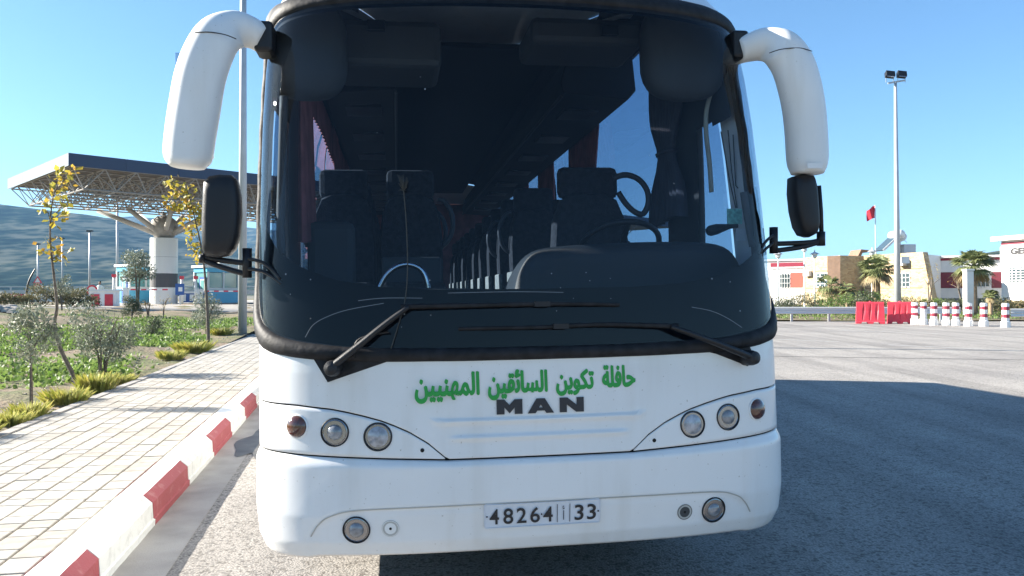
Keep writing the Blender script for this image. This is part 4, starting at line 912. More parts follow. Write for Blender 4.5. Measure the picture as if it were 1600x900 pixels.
# saplings with yellow leaves
def sapling(base, path, r0, clusters, Y, label, seed, leaf):
    root = empty('yellow_sapling', base, 0, label, 'tree'); rg = np.random.default_rng(seed)
    pts = [at(px, py, Y) - base for px, py in path]; MB().tube(spline(pts, 40), [r0 * (1 - .8 * i / 39) for i in range(40)], 8).build('trunk', 'bark', root, smooth=True)
    tw = MB(); P = []
    for (px, py, rp, n) in clusters:
        c = at(px, py, Y) - base; near = min(pts, key=lambda q: (q - c).length + (1 if q.z > c.z else 0)); tw.tube([near, (near + c) / 2 + Vector((0, .05, .04)), c], [.008, .006, .003], 5)
        r_ = rp * Y / FPX; P.append(np.array(c) + rg.normal(size=(n, 3)) * r_ * .5)
    tw.build('twigs', 'bark', root); P = np.concatenate(P); k = len(P) // 2; rg.shuffle(P)
    leaves(P[:k], leaf, .8, -.3, seed).build('leaves', 'yellow_leaf', root, fixn=False); leaves(P[k:], leaf * .9, .8, -.3, seed + 1).build('dry_leaves', 'autumn_leaf', root, fixn=False)
sb = on(126, 607)
sapling(sb, ((126, 609), (112, 580), (96, 548), (87, 520), (86, 500), (89, 480), (87, 455), (84, 430), (81, 405), (78, 375), (78, 345), (81, 315), (84, 300)), .034, ((100, 268, 14, 14), (116, 262, 8, 7), (92, 280, 12, 12), (88, 300, 13, 12), (104, 290, 8, 8), (98, 318, 14, 12), (74, 316, 8, 6), (93, 335, 10, 10), (86, 345, 10, 10), (65, 326, 6, 5), (106, 338, 6, 5), (80, 392, 13, 16), (96, 404, 12, 14), (112, 388, 5, 4), (73, 378, 8, 7), (92, 372, 6, 5)), sb.y, 'thin leaning sapling with a few yellow and orange leaves', 5, .10)
sb = on(326, 536)
sapling(sb, ((326, 538), (325, 505), (323, 470), (321, 440), (318, 410), (313, 380), (306, 350), (300, 325), (293, 300)), .05, ((268, 286, 12, 34), (272, 305, 10, 26), (290, 300, 14, 46), (296, 318, 14, 46), (305, 330, 12, 36), (280, 325, 9, 20), (312, 345, 12, 34), (296, 360, 12, 30), (304, 385, 12, 34), (312, 400, 10, 22), (318, 330, 10, 26), (288, 345, 6, 10), (262, 318, 6, 10)), sb.y, 'taller yellow-leaved tree partly behind the black mirror', 6, .13)
# grass tufts along the pavement edge
def tuft(base, h, w, n, seed, label):
    rg = np.random.default_rng(seed); b = MB()
    for _ in range(n):
        a_ = rg.uniform(0, 6.28); r_ = rg.uniform(0, .52) * w; o = np.array((math.cos(a_) * r_, math.sin(a_) * r_, 0)); le = rg.uniform(.55, 1.1) * h; d = np.array((math.cos(a_), math.sin(a_), 0)) * rg.uniform(.0, .45) * w
        sdv = np.array((-math.sin(a_), math.cos(a_), 0)) * .0035; m_ = o + d * .35 + (0, 0, le * .6); t_ = o + d + (0, 0, le)
        b.add([o - sdv, o + sdv, m_ + sdv * .7, t_, m_ - sdv * .7], [(0, 1, 2, 3, 4)])
    o = b.build('grass_tuft', 'grass_blade', fixn=False, loc=base); return tag(o, label, 'grass', 'grass tufts along the pavement')
for i, (px, py, h, w, lb_) in enumerate(((18, 690, .34, .5, 'yellow-green grass tuft nearest the camera at the left edge'), (76, 655, .28, .4, 'grass tuft below the slim olive sapling'), (128, 632, .32, .55, 'grass tuft at the foot of the leaning sapling'), (168, 614, .42, .5, 'tall dry grass tuft beside the broad olive bush'), (268, 562, .3, .6, 'grass tuft halfway along the pavement edge'), (302, 552, .42, .85, 'large brownish grass tuft on the pavement edge'), (345, 524, .35, .7, 'grass tuft near the end of the pavement'), (192, 600, .22, .4, 'small grass tuft right of the broad olive bush'), (50, 665, .22, .4, 'short grass tuft between the two nearest ones'))):
    p = on(px, py); q = p - K0; d_ = q.dot(KN)
    if d_ > -2.2: p = p + KN * (-2.2 - d_); p.z = gz(p.x, p.y)
    tuft(p, h * .68, w * .75, 380, 70 + i, lb_)
# green ground cover and stones
P = []; rg = np.random.default_rng(3)
for _ in range(80000):
    t = rg.uniform(-3, 30); d = abs(rg.normal(0, 1)) * 6 + .25; q = kp(t, -2.1 - d)
    m_ = math.sin(q.x * .9 + 1.3 * math.sin(q.y * .5)) + math.sin(q.y * .8 + q.x * .35) + .9 * math.sin(q.x * .33 - .4) - (1.1 if d < .9 else 0) - (.9 if q.y > 23 and q.x < -13 else 0)
    if m_ + rg.normal() * .45 > -.2: P.append((q.x, q.y, gz(q.x, q.y) + rg.uniform(-.01, .07)))
tag(leaves(P, .085, .75, .5, 4).build('ground_cover', 'clover', fixn=False), 'bright green low ground cover on the verge', 'ground cover', kind='stuff')
b = MB()
for _ in range(900):
    t = rg.uniform(-5, 22); d = abs(rg.normal(0, 1)) * 2.2 + .1; q = kp(t, -2.1 - d); r_ = rg.uniform(.008, .035); z = gz(q.x, q.y)
    b.lathe([(.0001, -r_ * .5), (r_ * rg.uniform(.7, 1.2), 0), (.0001, r_ * .6)], 5, (q.x, q.y, z + r_ * .2))
tag(b.build('verge_pebbles', 'stone'), 'loose pebbles on the bare soil by the pavement', 'gravel', kind='stuff')
p = on(106, 596); o = MB().lathe([(.0001, -.05), (.10, -.02), (.12, .03), (.08, .09), (.0001, .11)], 9, (0, 0, 0)).build('rock', 'stone', loc=p); tag(o, 'grey rock at the foot of the leaning sapling', 'rock')
b = MB()
for _ in range(60):
    p = at(rg.uniform(-10, 28), 484, 34 + rg.uniform(-1.5, 1.5)); p.z = gz(p.x, p.y); r_ = rg.uniform(.12, .4); b.lathe([(.0001, -r_ * .5), (r_, 0), (r_ * .6, r_ * .5), (.0001, r_ * .6)], 6, p + Vector((0, 0, .05)))
tag(b.build('rubble_heap', 'stone'), 'grey rubble heap at the left edge of the verge', 'rubble', kind='stuff')

# toll canopy: space-frame roof on tree columns
A = Vector((-25.1, 45.0, 0)); UL = Vector((-.697, .717, 0)); UR = Vector((.717, .697, 0)); LL, LR_, ZT, ZF = 14.2, 62.0, 9.55, 8.83
can = empty('toll_canopy', A + UL * 7 + UR * 12, 0, 'wide space-frame toll canopy with blue fascia on branching columns', 'canopy'); co_ = can.location.copy()
def cp(r_, l_, z): return A + UR * r_ + UL * l_ + Vector((0, 0, z)) - co_
MB().prism([cp(.1, .1, ZF + .2), cp(LR_, .1, ZF + .2), cp(LR_, LL - .1, ZF + .2), cp(.1, LL - .1, ZF + .2)], (0, 0, .3)).build('roof_deck', 'roof_deck', can)
for k in range(20): MB().prism([cp(k * 3.1, 0, ZF), cp(k * 3.1 + 3.085, 0, ZF), cp(k * 3.1 + 3.085, .07, ZF), cp(k * 3.1, .07, ZF)], (0, 0, ZT - ZF)).build('fascia_panel', 'fascia_blue', can)
for k in range(14): MB().prism([cp(0, .08 + k * 1.01, ZF), cp(0, .08 + k * 1.01 + .99, ZF), cp(.06, .08 + k * 1.01 + .99, ZF), cp(.06, .08 + k * 1.01, ZF)], (0, 0, ZT - ZF)).build('fascia_panel', 'fascia_pale', can)
b1, b2, b3 = MB(), MB(), MB(); M_ = 1.775; zu, zl = ZF + .02, ZF - 1.15; nl, nr_ = 8, 30
for i in range(nr_ + 1):
    for j in range(nl + 1):
        c_ = cp(.2 + i * M_, .1 + j * M_ * .985, zu); q = cp(.2 + (i + .5) * M_, .1 + (j + .5) * M_ * .985, zl)
        if i < nr_: b1.tube([c_, cp(.2 + (i + 1) * M_, .1 + j * M_ * .985, zu)], .045, 4, cap=False)
        if j < nl: b1.tube([c_, cp(.2 + i * M_, .1 + (j + 1) * M_ * .985, zu)], .045, 4, cap=False)
        if i < nr_ and j < nl:
            for (a_, e_) in ((0, 0), (1, 0), (0, 1), (1, 1)): b3.tube([q, cp(.2 + (i + a_) * M_, .1 + (j + e_) * M_ * .985, zu)], .036, 4, cap=False)
            if i < nr_ - 1: b2.tube([q, cp(.2 + (i + 1.5) * M_, .1 + (j + .5) * M_ * .985, zl)], .05, 4, cap=False)
            if j < nl - 1: b2.tube([q, cp(.2 + (i + .5) * M_, .1 + (j + 1.5) * M_ * .985, zl)], .05, 4, cap=False)
for b_, nm in ((b1, 'top_chords'), (b2, 'bottom_chords'), (b3, 'web_struts')): tag(b_.build(nm, 'steel_white', can), kind='stuff')
def toll_column(X, Y):
    z0 = gz(X, Y) if X < -8 else .8; o = Vector((X, Y, 0)) - co_; T = lambda x, y, z: o + Vector((x, y, z)); rd = .97
    MB().lathe([(rd, z0 - .2), (rd, 2.05)], 32, o).build('column_base', 'booth_white', can, smooth=False); MB().lathe([(rd + .004, 2.05), (rd + .004, 3.1)], 32, o).build('column_band', 'band_dark', can)
    cs = MB().lathe([(rd, 3.1), (rd, 5.75)], 32, o).build('column_shaft', 'booth_white', can); MB().lathe([(rd + .006, 4.32), (rd + .006, 4.35)], 32, o).build('shaft_joint', 'galv', cs)
    MB().lathe([(.25, 5.72), (.7, 5.85), (.97, 6.3), (1.0, 6.7), (.86, 7.1), (.5, 7.4), (.0001, 7.48)], 24, o).build('column_head', 'concrete', can, smooth=True)
    for (dx, dy) in ((-4.3, -1.4), (-1.5, -2.6), (1.6, -2.4), (4.3, -1.0), (-3.0, 2.6), (.3, 2.8), (3.4, 2.4), (0, 0)):
        MB().tube([T(dx * .12, dy * .12, 6.1), T(dx, dy, zl + .05)], [.21, .17] if dx or dy else [.13, .13], 8).build('branch', 'branch_grey', can, smooth=True)
toll_column(at(256, 470, 60).x, 60); toll_column(-12.0, 73)
# toll booths
def booth(X, Y, label):
    z0 = gz(X, Y) if X < -8 else .8; r_ = empty('toll_booth', (X, Y, z0), R(-38), label, 'booth', 'toll booths')
    b = MB().box((0, 0, .55), (2.0, 2.6, 1.1)); b.build('lower_wall', 'booth_aqua', r_); MB().box((0, 0, 1.2), (2.04, 2.64, .16)).build('sill_band', 'booth_white', r_)
    for x in (-.97, .97):
        for y in (-1.27, 0, 1.27): MB().box((x, y, 1.85), (.12, .12, 1.3)).build('window_post', 'booth_white', r_)
    MB().box((0, 0, 1.86), (1.86, 2.46, 1.14)).build('glazing', 'booth_glass', r_); MB().box((0, 0, 2.65), (2.02, 2.62, .36)).build('upper_wall', 'booth_aqua', r_)
    MB().box((0, 0, 2.9), (2.3, 2.9, .18)).build('roof', 'booth_white', r_, bevel=.03); MB().box((.2, .2, 3.2), (.9, .7, .42)).build('air_conditioner', 'booth_white', r_)
    d = MB().box((.35, -1.33, 1.05), (.95, .05, 2.1)).build('door', 'booth_blue', r_); MB().box((.35, -1.37, 1.5), (.55, .03, .85)).build('door_frame', 'booth_white', d); MB().box((.35, -1.39, 1.5), (.42, .02, .72)).build('door_pane', 'booth_glass', d)
mat('booth_glass', (.16, .36, .36), .08, spec=.8)
booth(at(218, 470, 62).x, 62, 'blue and white toll booth left of the white column'); booth(at(338, 470, 62).x, 62, 'blue and white toll booth between the column and the black mirror')
def simple_post(name, px, py0, py1, Y, w, m, label, cat, group=None, cap=None, capm='red_plastic'):
    p = at(px, py1, Y); z0 = gz(p.x, Y) if p.x < -8 else .8; H = at(px, py0, Y).z; r_ = empty(name, (p.x, Y, z0), 0, label, cat, group)
    MB().tube([(0, 0, -.1), (0, 0, H - z0)], [w, w * .7], 8).build('pole', m, r_, smooth=True)
    if cap: MB().box((0, 0, H - z0 + cap / 2), (w * 1.9, w * 1.9, cap)).build('cap', capm, r_)
    return r_, H - z0
for i, (px, y0) in enumerate(((178, 431), (284, 434), (306, 434))):
    simple_post('signal_post', px, y0 + 2, 474, 58, .13, 'booth_white', ['white post with red top left of the column', 'white red-topped post right of the column', 'second white red-topped post right of the column'][i], 'post', 'toll lane posts', .22)
for i, (px, y0, Y, w) in enumerate(((183, 308, 74, .13), (140, 362, 95, .15), (59, 382, 130, .16), (97, 373, 150, .15))):
    r_, H = simple_post('lamp_pole', px, y0, 470, Y, w, 'pole_grey', ['slim lamp pole rising to the canopy edge', 'lamp pole standing against the hillside', 'far lamp pole above the round speed sign', 'faint distant lamp pole behind the yellow leaves'][i], 'lamp post', 'distant lamp poles')
    MB().box((0, 0, H + .08), (.7, .3, .18)).build('lamp_head', 'black_plastic', r_)
# curved dark lamp stem, road signs, wall with red panels, parking sign, barrier arm, far guard rail, red-white blocks
Y = 52; p = at(41, 478, Y); r_ = empty('curved_pole', (p.x, Y, gz(p.x, Y)), 0, 'dark curved pole leaning right on the verge crest', 'pole'); MB().tube(spline([at(px, py, Y) - r_.location for px, py in ((41, 482), (42, 455), (46, 437), (55, 420))], 16), [.09 - .003 * i for i in range(16)], 7).build('stem', 'black_plastic', r_)
def sign(px, py, Y, kind, label):
    p = at(px, py, Y); z0 = gz(p.x, Y) if p.x < -8 else .8; r_ = empty('road_sign', (p.x, Y, z0), 0, label, 'sign'); c_ = p - r_.location
    MB().tube([(0, .04, -.1), (0, .04, c_.z + .3)], .035, 6).build('post', 'galv', r_)
    if kind == 'speed':
        d = MB().lathe([(.36, 0), (.36, .03), (.0001, .031)], 24, c_, (0, -1, 0)).build('disc', 'red_plastic', r_); MB().lathe([(.26, .032), (.26, .036), (.0001, .037)], 24, c_, (0, -1, 0)).build('disc_face', 'white_band', d)
        V, F = text_verts('40'); V = fit_text(V, -.17, .17, -.11, .11); MB().add([(c_.x + v[0], c_.y - .041, c_.z + v[1]) for v in V], F).build('numeral', 'ink', d)
        t = MB().prism([c_ + Vector(v) for v in ((-.36, 0, .42), (.36, 0, .42), (0, 0, 1.0))], (0, -.03, 0)).build('warning_triangle', 'red_plastic', r_); MB().prism([c_ + Vector(v) for v in ((-.22, -.032, .49), (.22, -.032, .49), (0, -.032, .85))], (0, -.004, 0)).build('triangle_face', 'white_band', t)
    elif kind == 'entry':
        d = MB().lathe([(.42, 0), (.42, .03), (.0001, .031)], 24, c_, (0, -1, 0)).build('disc', 'red_plastic', r_); MB().lathe([(.3, .032), (.3, .036), (.0001, .037)], 24, c_, (0, -1, 0)).build('disc_face', 'white_band', d)
    else:
        d = MB().box(c_, (.62, .04, .8)).build('panel', 'booth_blue', r_); MB().box(c_ + Vector((.05, -.025, 0)), (.28, .008, .3)).build('pictogram', 'white_band', d)
sign(59, 451, 62, 'speed', 'round 40 speed sign under a warning triangle'); sign(144, 454, 60, 'entry', 'round red-rimmed sign beside the low wall'); sign(281, 452, 56, 'park', 'small blue information sign right of the column')
p = at(163, 467, 50); z0 = gz(p.x, 50); r_ = empty('toll_wall', (p.x, 50, z0), 0, 'low white toll island wall with red panels', 'wall'); MB().box((0, 0, .45), (1.7, .5, 1.1)).build('wall', 'white_band', r_); MB().box((0, 0, 1.04), (2.0, .7, .1)).build('coping', 'booth_white', r_)
for x in (-.42, .42): MB().box((x, -.27, .42), (.5, .05, .75)).build('red_panel', 'red_plastic', r_)
p = at(300, 472, 60); r_ = empty('crash_cushion', (p.x, 60, gz(p.x, 60)), 0, 'low white and blue island nose with pale top rail', 'barrier'); MB().box((0, 0, .45), (1.7, .5, .7)).build('body', 'booth_blue', r_); MB().box((0, 0, .86), (1.9, .6, .14)).build('top_rail', 'booth_white', r_)
for x in (-.5, .1, .6): MB().box((x, -.27, .45), (.3, .05, .5)).build('panel', 'white_band', r_)
for i, (x0, x1, y_) in enumerate(((196, 262, 452.5), (312, 372, 455))):
    a0, a1 = at(x0, y_, 57), at(x1, y_, 57); r_ = empty('barrier_arm', (a0.x, 57, a0.z), 0, ['lowered red and white barrier arm left of the column', 'lowered barrier arm before the right-hand booth'][i], 'barrier', 'barrier arms')
    k_ = 8; w_ = (a1.x - a0.x) / k_
    for k in range(k_): MB().box((w_ * (k + .5), 0, 0), (w_ * .99, .05, .1)).build('stripe', 'red_plastic' if k % 2 else 'white_band', r_)
    MB().box((0, .1, -.35), (.3, .3, 1.0)).build('housing', 'booth_white', r_)
a0 = at(-30, 470, 75); r_ = empty('crash_barrier', (a0.x, 75, .78), 0, 'row of red and white plastic crash blocks behind the hedge', 'barrier')
for k in range(9): MB().prism([(k * 1.25 - .6, -.25, 0), (k * 1.25 + .6, -.25, 0), (k * 1.25 + .6, -.1, .8), (k * 1.25 - .6, -.1, .8)], (0, .4, 0)).build('block', 'red_plastic' if k in (2, 3, 7) else 'white_band', r_)
r_ = empty('guard_rail', (-60, 96, .7), 0, 'long pale guard rail of the motorway below the hills', 'guard rail'); MB().box((35, 0, 1.1), (90, .1, .5)).build('beam', 'galv', r_); MB().box((35, 0, 1.75), (90, .12, .12)).build('top_rail', 'pole_grey', r_)
for k in range(36): MB().box((-8 + k * 2.5, .1, .8), (.14, .14, 1.9)).build('post', 'galv', r_)
# person in white beyond the wall
p = at(156, 470, 66); r_ = empty('person', (p.x, 66, gz(p.x, 66)), 0, 'distant person in a white shirt standing behind the toll wall', 'person')
mat('shirt', (.75, .75, .74), .9); mat('skin', (.24, .13, .085), .7); mat('hair', (.02, .015, .012), .8); mat('trousers', (.03, .03, .045), .9)
def person(root, arm=.2):
    b = MB(); sec = [(.05, .0, .13, .10), (.45, .0, .15, .11), (.82, .0, .185, .125), (.95, .0, .18, .12), (1.15, .0, .19, .125), (1.35, .0, .215, .125), (1.43, .0, .20, .11), (1.48, .0, .10, .09), (1.53, .0, .06, .065), (1.58, .0, .065, .075), (1.66, .0, .082, .098), (1.73, .0, .078, .092), (1.79, 0, .03, .04)]
    n = 14; vs = [(math.cos(2 * math.pi * j / n) * w, math.sin(2 * math.pi * j / n) * d_, z) for z, _, w, d_ in sec for j in range(n)]
    b.add(vs, [(i * n + j, i * n + (j + 1) % n, (i + 1) * n + (j + 1) % n, (i + 1) * n + j) for i in range(len(sec) - 1) for j in range(n)] + [tuple(range(n - 1, -1, -1)), tuple((len(sec) - 1) * n + j for j in range(n))])
    b.mi = [(0 if i < 3 else 1 if i < 7 else 2) for i in range(len(sec) - 1) for j in range(n)] + [0, 2]
    for sg in (-1, 1): b.tube(spline([(sg * .20, 0, 1.40), (sg * .27, .0, 1.15), (sg * .27, -.08, .92), (sg * .26, -.1, .80)], 10), [.062, .06, .056, .052, .05, .046, .042, .038, .036, .03], 8, mi=1)
    b.build('body', ['trousers', 'shirt', 'skin'], root, smooth=True)
    MB().lathe([(.088, 1.66), (.094, 1.72), (.075, 1.79), (.0001, 1.815)], 12, (0, .012, 0)).build('hair', 'hair', root, smooth=True)
person(r_)
# tall lamp mast on the pavement end
p = gnd(379, 525, .19); r_ = empty('lamp_mast', (p.x, p.y, .19), 0, 'tall grey lamp mast rising beside the coach out of the frame', 'lamp post')
MB().tube([(0, 0, 0), (0, 0, 14)], [.145, .085], 12).build('pole', 'pole_grey', r_, smooth=True); MB().box((0, 0, .015), (.45, .45, .03)).build('base_plate', 'galv', r_); MB().box((0, 0, 14.1), (1.2, .4, .2)).build('lamp_head', 'galv', r_)
# ================================================================== RIGHT: BARRIERS, BANK, BUILDINGS
mat('band_red', (.26, .022, .045), .5)
def barrier(px0, px1, label):
    a0, a1 = gnd(px0, 505.5), gnd(px1, 506); w = (a1 - a0).length; c_ = (a0 + a1) / 2; r_ = empty('water_barrier', c_, math.atan2(a1.y - a0.y, a1.x - a0.x), label, 'barrier', 'red plastic barriers')
    b = MB(); n = 24; vs = []; pr = [(.30, 0), (.30, .10), (.24, .14), (.16, .70), (.13, 1.08), (.08, 1.14)]
    for sg in (-1, 1):
        for i in range(n + 1):
            u = i / n
            for (d, z) in pr:
                g = 0
                for gc in (.26, .5, .74):
                    if abs(u - gc) < .045 and .16 < z < 1.0: g = .07 * (1 - abs(u - gc) / .045)
                foot = .10 if (z < .05 and (abs(u - .28) < .1 or abs(u - .72) < .1)) else 0
                vs.append(((u - .5) * w * (1 - .05 * z), sg * (d - g), z + foot))
    k = len(pr); N_ = (n + 1) * k; fs = []
    for s_ in (0, 1):
        for i in range(n):
            for j in range(k - 1): fs.append((s_ * N_ + i * k + j, s_ * N_ + (i + 1) * k + j, s_ * N_ + (i + 1) * k + j + 1, s_ * N_ + i * k + j + 1))
    for i in range(n): fs.append((i * k + k - 1, (i + 1) * k + k - 1, N_ + (i + 1) * k + k - 1, N_ + i * k + k - 1))
    for i in (0, n): fs.append(tuple(i * k + j for j in range(k)) + tuple(N_ + i * k + j for j in range(k - 1, -1, -1)))
    b.add(vs, fs); b.build('body', 'red_plastic', r_); MB().lathe([(.05, 1.13), (.05, 1.18), (.0001, 1.19)], 10, (0, 0, 0)).build('filler_cap', 'red_plastic', r_)
barrier(1337, 1382, 'red plastic water barrier left of the lamp mast'); barrier(1386, 1426, 'red plastic water barrier next to the bollards')
ords = ['first', 'second', 'third', 'fourth', 'fifth', 'sixth', 'seventh', 'eighth']
for i, (px, py) in enumerate(((1429, 506.5), (1443, 507), (1459, 508), (1478, 508.3), (1493, 508.6), (1513, 509.5), (1537, 510), (1571, 511.5))):
    p = gnd(px, py); r_ = empty('bollard', p, 0, ords[i] + ' white red-banded bollard counted from the red barriers', 'bollard', 'bollards beside the red barriers'); w = .145
    prof = [(.19, 0), (.185, .26), (w, .30), (w, 1.08), (w - .025, 1.12)]
    b = MB().lathe([(r__ * 1.08, z) for r__, z in prof], 10); b.build('post', 'white_band', r_)
    for z0, z1 in ((.80, .95),) if i == 1 else ((.44, .60), (.80, .96)): MB().lathe([(w * 1.085, z0), (w * 1.10, z0 + .01), (w * 1.10, z1 - .01), (w * 1.085, z1)], 10).build('band', 'band_red', r_)
def rail(px0, px1, Y, ztop, label, posts):
    x0, x1 = at(px0, 480, Y).x, at(px1, 480, Y).x; r_ = empty('guardrail', (x0, Y, 0), 0, label, 'guardrail'); L = x1 - x0
    pr = [(0, ztop), (-.06, ztop - .03), (-.02, ztop - .15), (-.07, ztop - .2), (-.02, ztop - .25), (-.06, ztop - .36), (0, ztop - .40)]
    b = MB(); k = len(pr); b.add([(0, y, z) for y, z in pr] + [(L, y, z) for y, z in pr], [(j, j + 1, k + j + 1, k + j) for j in range(k - 1)]); b.build('beam', 'galv_bright', r_)
    for i in range(posts): MB().box((L * (i + .5) / posts, .06, ztop / 2 - .1), (.12, .1, ztop)).build('post', 'galv', r_)
mat('galv_bright', (.66, .66, .65), .45, .15)
rail(1150, 1500, 45.0, .82, 'galvanised guardrail along the bank behind the red barriers', 6); rail(1578, 1760, 38.5, .84, 'short white guardrail at the right edge beyond the bollards', 3)
# high mast with two floodlights
Y = 47.5; p = at(1403, 478, Y); r_ = empty('floodlight_mast', (p.x, Y, .1), 0, 'tall grey floodlight mast behind the red barriers', 'lamp post'); H = at(1400, 128, Y).z - .1
MB().tube([(0, 0, -.1), (-.05, 0, H * .5), (-.1, 0, H)], [.20, .14, .08], 12).build('pole', 'pole_grey', r_, smooth=True); hd = MB().bar((-.55, 0, H - .05), (.45, 0, H + .12), .09, .09).build('cross_arm', 'galv', r_)
for x in (-.44, .26):
    for s_ in (-.22, .22): MB().bar((x + s_, 0, H), (x + s_, 0, H + .32), .03).build('yoke', 'galv', r_)
    fl = MB().box((x, -.02, H + .46), (.52, .30, .36), Matrix.Rotation(R(-28), 3, 'X') @ Matrix.Rotation(R(8), 3, 'Y')).build('floodlight', 'black_plastic', r_, bevel=.02); MB().box((x, -.16, H + .41), (.46, .02, .30), Matrix.Rotation(R(-28), 3, 'X') @ Matrix.Rotation(R(8), 3, 'Y')).build('floodlight_glass', 'reflector', fl)
bx = p.x; MB().box((.42, -.1, at(0, 409, Y).z), (.42, .1, .4)).build('notice_box', 'booth_white', r_)
# garden lantern posts
for i, (px, y0, y1) in enumerate(((1216, 404, 458), (1257, 394, 462), (1273, 404, 462), (1363, 400, 456))):
    Y = 56; p = at(px, y1, Y); z0 = .06 + bank(0, Y); H = at(px, y0, Y).z - z0; r_ = empty('lantern_post', (p.x, Y, z0), 0, ['garden lantern nearest the coach corner', 'tallest white garden lantern left of the stone block', 'garden lantern before the stone block window', 'garden lantern in front of the left fan palm'][i], 'lamp post', 'garden lanterns')
    MB().tube([(0, 0, -.1), (0, 0, H)], [.075, .05], 8).build('pole', 'booth_white', r_); MB().lathe([(.06, H), (.17, H + .1), (.2, H + .3), (.13, H + .34)], 8).build('lantern', 'paper', r_); MB().lathe([(.36, H + .30), (.2, H + .40), (.05, H + .46), (.03, H + .6), (.0001, H + .62)], 8).build('lantern_cap', 'pole_grey', r_)
# flag
Y = 60; p = at(1369, 445, Y); z0 = .6; H = at(0, 320, Y).z - z0; r_ = empty('flagpole', (p.x, Y, z0), 0, 'slim flagpole with a small red flag above the stone building', 'flagpole'); MB().tube([(0, 0, 0), (-.05, 0, H)], [.05, .03], 8).build('pole', 'pole_grey', r_)
mat('flag_red', (.55, .03, .05), .8); b = MB(); vs = []
for i in range(13):
    for j in range(9): u, v = i / 12, j / 8; vs.append((-.05 - .62 * u, .1 * math.sin(u * 7 + v * 2), H - .05 - .95 * v - .35 * u * (1 - .4 * v) + .05 * math.sin(u * 5)))
b.add(vs, [(i * 9 + j, i * 9 + j + 1, (i + 1) * 9 + j + 1, (i + 1) * 9 + j) for i in range(12) for j in range(8)]); b.build('flag', 'flag_red', r_, smooth=True, fixn=False)
# ---- buildings
mat('stone_clad', (.44, .34, .21), .9); 
def clad(m):
    n, l = m.node_tree.nodes, m.node_tree.links; p = n['Principled BSDF']; tc = n.new('ShaderNodeTexCoord'); mp = n.new('ShaderNodeMapping'); mp.inputs['Scale'].default_value = (1, 1, 2.2); l.new(tc.outputs['Object'], mp.inputs[0])
    v = n.new('ShaderNodeTexVoronoi'); v.inputs['Scale'].default_value = 3.6; l.new(mp.outputs[0], v.inputs['Vector']); r = n.new('ShaderNodeMix'); r.data_type = 'RGBA'; r.inputs[6].default_value = (.50, .40, .25, 1); r.inputs[7].default_value = (.34, .25, .15, 1)
    s_ = n.new('ShaderNodeSeparateColor'); l.new(v.outputs['Color'], s_.inputs[0]); l.new(s_.outputs[0], r.inputs[0]); l.new(r.outputs[2], p.inputs['Base Color'])
    bb = n.new('ShaderNodeBump'); bb.inputs['Strength'].default_value = .6; bb.inputs['Distance'].default_value = .06; bb.invert = True; l.new(v.outputs['Distance'], bb.inputs['Height']); l.new(bb.outputs['Normal'], p.inputs['Normal'])
clad(MATS['stone_clad'])
mat('brown_stone', (.20, .13, .09), .9, var=.12, vscale=4); mat('render_white', (.76, .75, .72), .85, var=.04, vscale=1.5); mat('beige_panel', (.48, .40, .33), .8); mat('brick_red', (.42, .11, .08), .8); mat('base_grey', (.16, .17, .18), .8)
GZ = .66
def hz(py, Y): return at(0, py, Y).z
def xx(px, Y): return at(px, 460, Y).x
def slab(p0, p1, z0, z1, thick, name, m, parent, flare=(0, 0), lean=0):
    """upright wall from plan point p0 to p1 (its outer face), optional sideways flare at the foot and lean of the top"""
    p0, p1 = Vector((*p0, 0)), Vector((*p1, 0)); d = (p1 - p0).normalized(); nb = Vector((-d.y, d.x, 0)); o = parent.location
    q = [p0 - d * flare[0], p1 + d * flare[1], p1 + nb * lean, p0 + nb * lean]; zz_ = (z0, z0, z1, z1)
    f_ = [Vector((a_.x, a_.y, z)) - o for a_, z in zip(q, zz_)]
    MBo = MB(); MBo.add(f_ + [v + nb * thick for v in f_], [(0, 1, 2, 3), (7, 6, 5, 4), (0, 4, 5, 1), (1, 5, 6, 2), (2, 6, 7, 3), (3, 7, 4, 0)]); return MBo.build(name, m, parent)
def wall_rect(p0, p1, u0, u1, z0, z1, proud, name, m, parent, holder=None):
    p0, p1 = Vector((*p0, 0)), Vector((*p1, 0)); d = p1 - p0; nf = Vector((d.y, -d.x, 0)).normalized(); o = parent.location
    a0, a1 = p0 + d * u0, p0 + d * u1; b = MB(); vs = [a0 + nf * proud, a1 + nf * proud, a1 - nf * .05, a0 - nf * .05]
    b.add([Vector((v.x, v.y, z)) - o for z in (z0, z1) for v in vs], [(0, 1, 2, 3), (4, 7, 6, 5), (0, 4, 5, 1), (1, 5, 6, 2), (2, 6, 7, 3), (3, 7, 4, 0)]); return b.build(name, m, holder or parent)
def window(p0, p1, u0, u1, z0, z1, parent, bars=4, rows=3):
    w_ = wall_rect(p0, p1, u0, u1, z0, z1, .03, 'window', 'booth_white', parent); du, dz = (u1 - u0), (z1 - z0)
    wall_rect(p0, p1, u0 + du * .06, u1 - du * .06, z0 + dz * .07, z1 - dz * .07, .045, 'pane', 'pane_dark', parent, w_)
    for k in range(1, bars): wall_rect(p0, p1, u0 + du * k / bars - du * .018, u0 + du * k / bars + du * .018, z0, z1, .09, 'bar', 'booth_white', parent, w_)
    for k in range(1, rows): wall_rect(p0, p1, u0, u1, z0 + dz * k / rows - .02, z0 + dz * k / rows + .02, .092, 'bar', 'booth_white', parent, w_)
mat('pane_dark', (.05, .075, .085), .08, spec=.8)
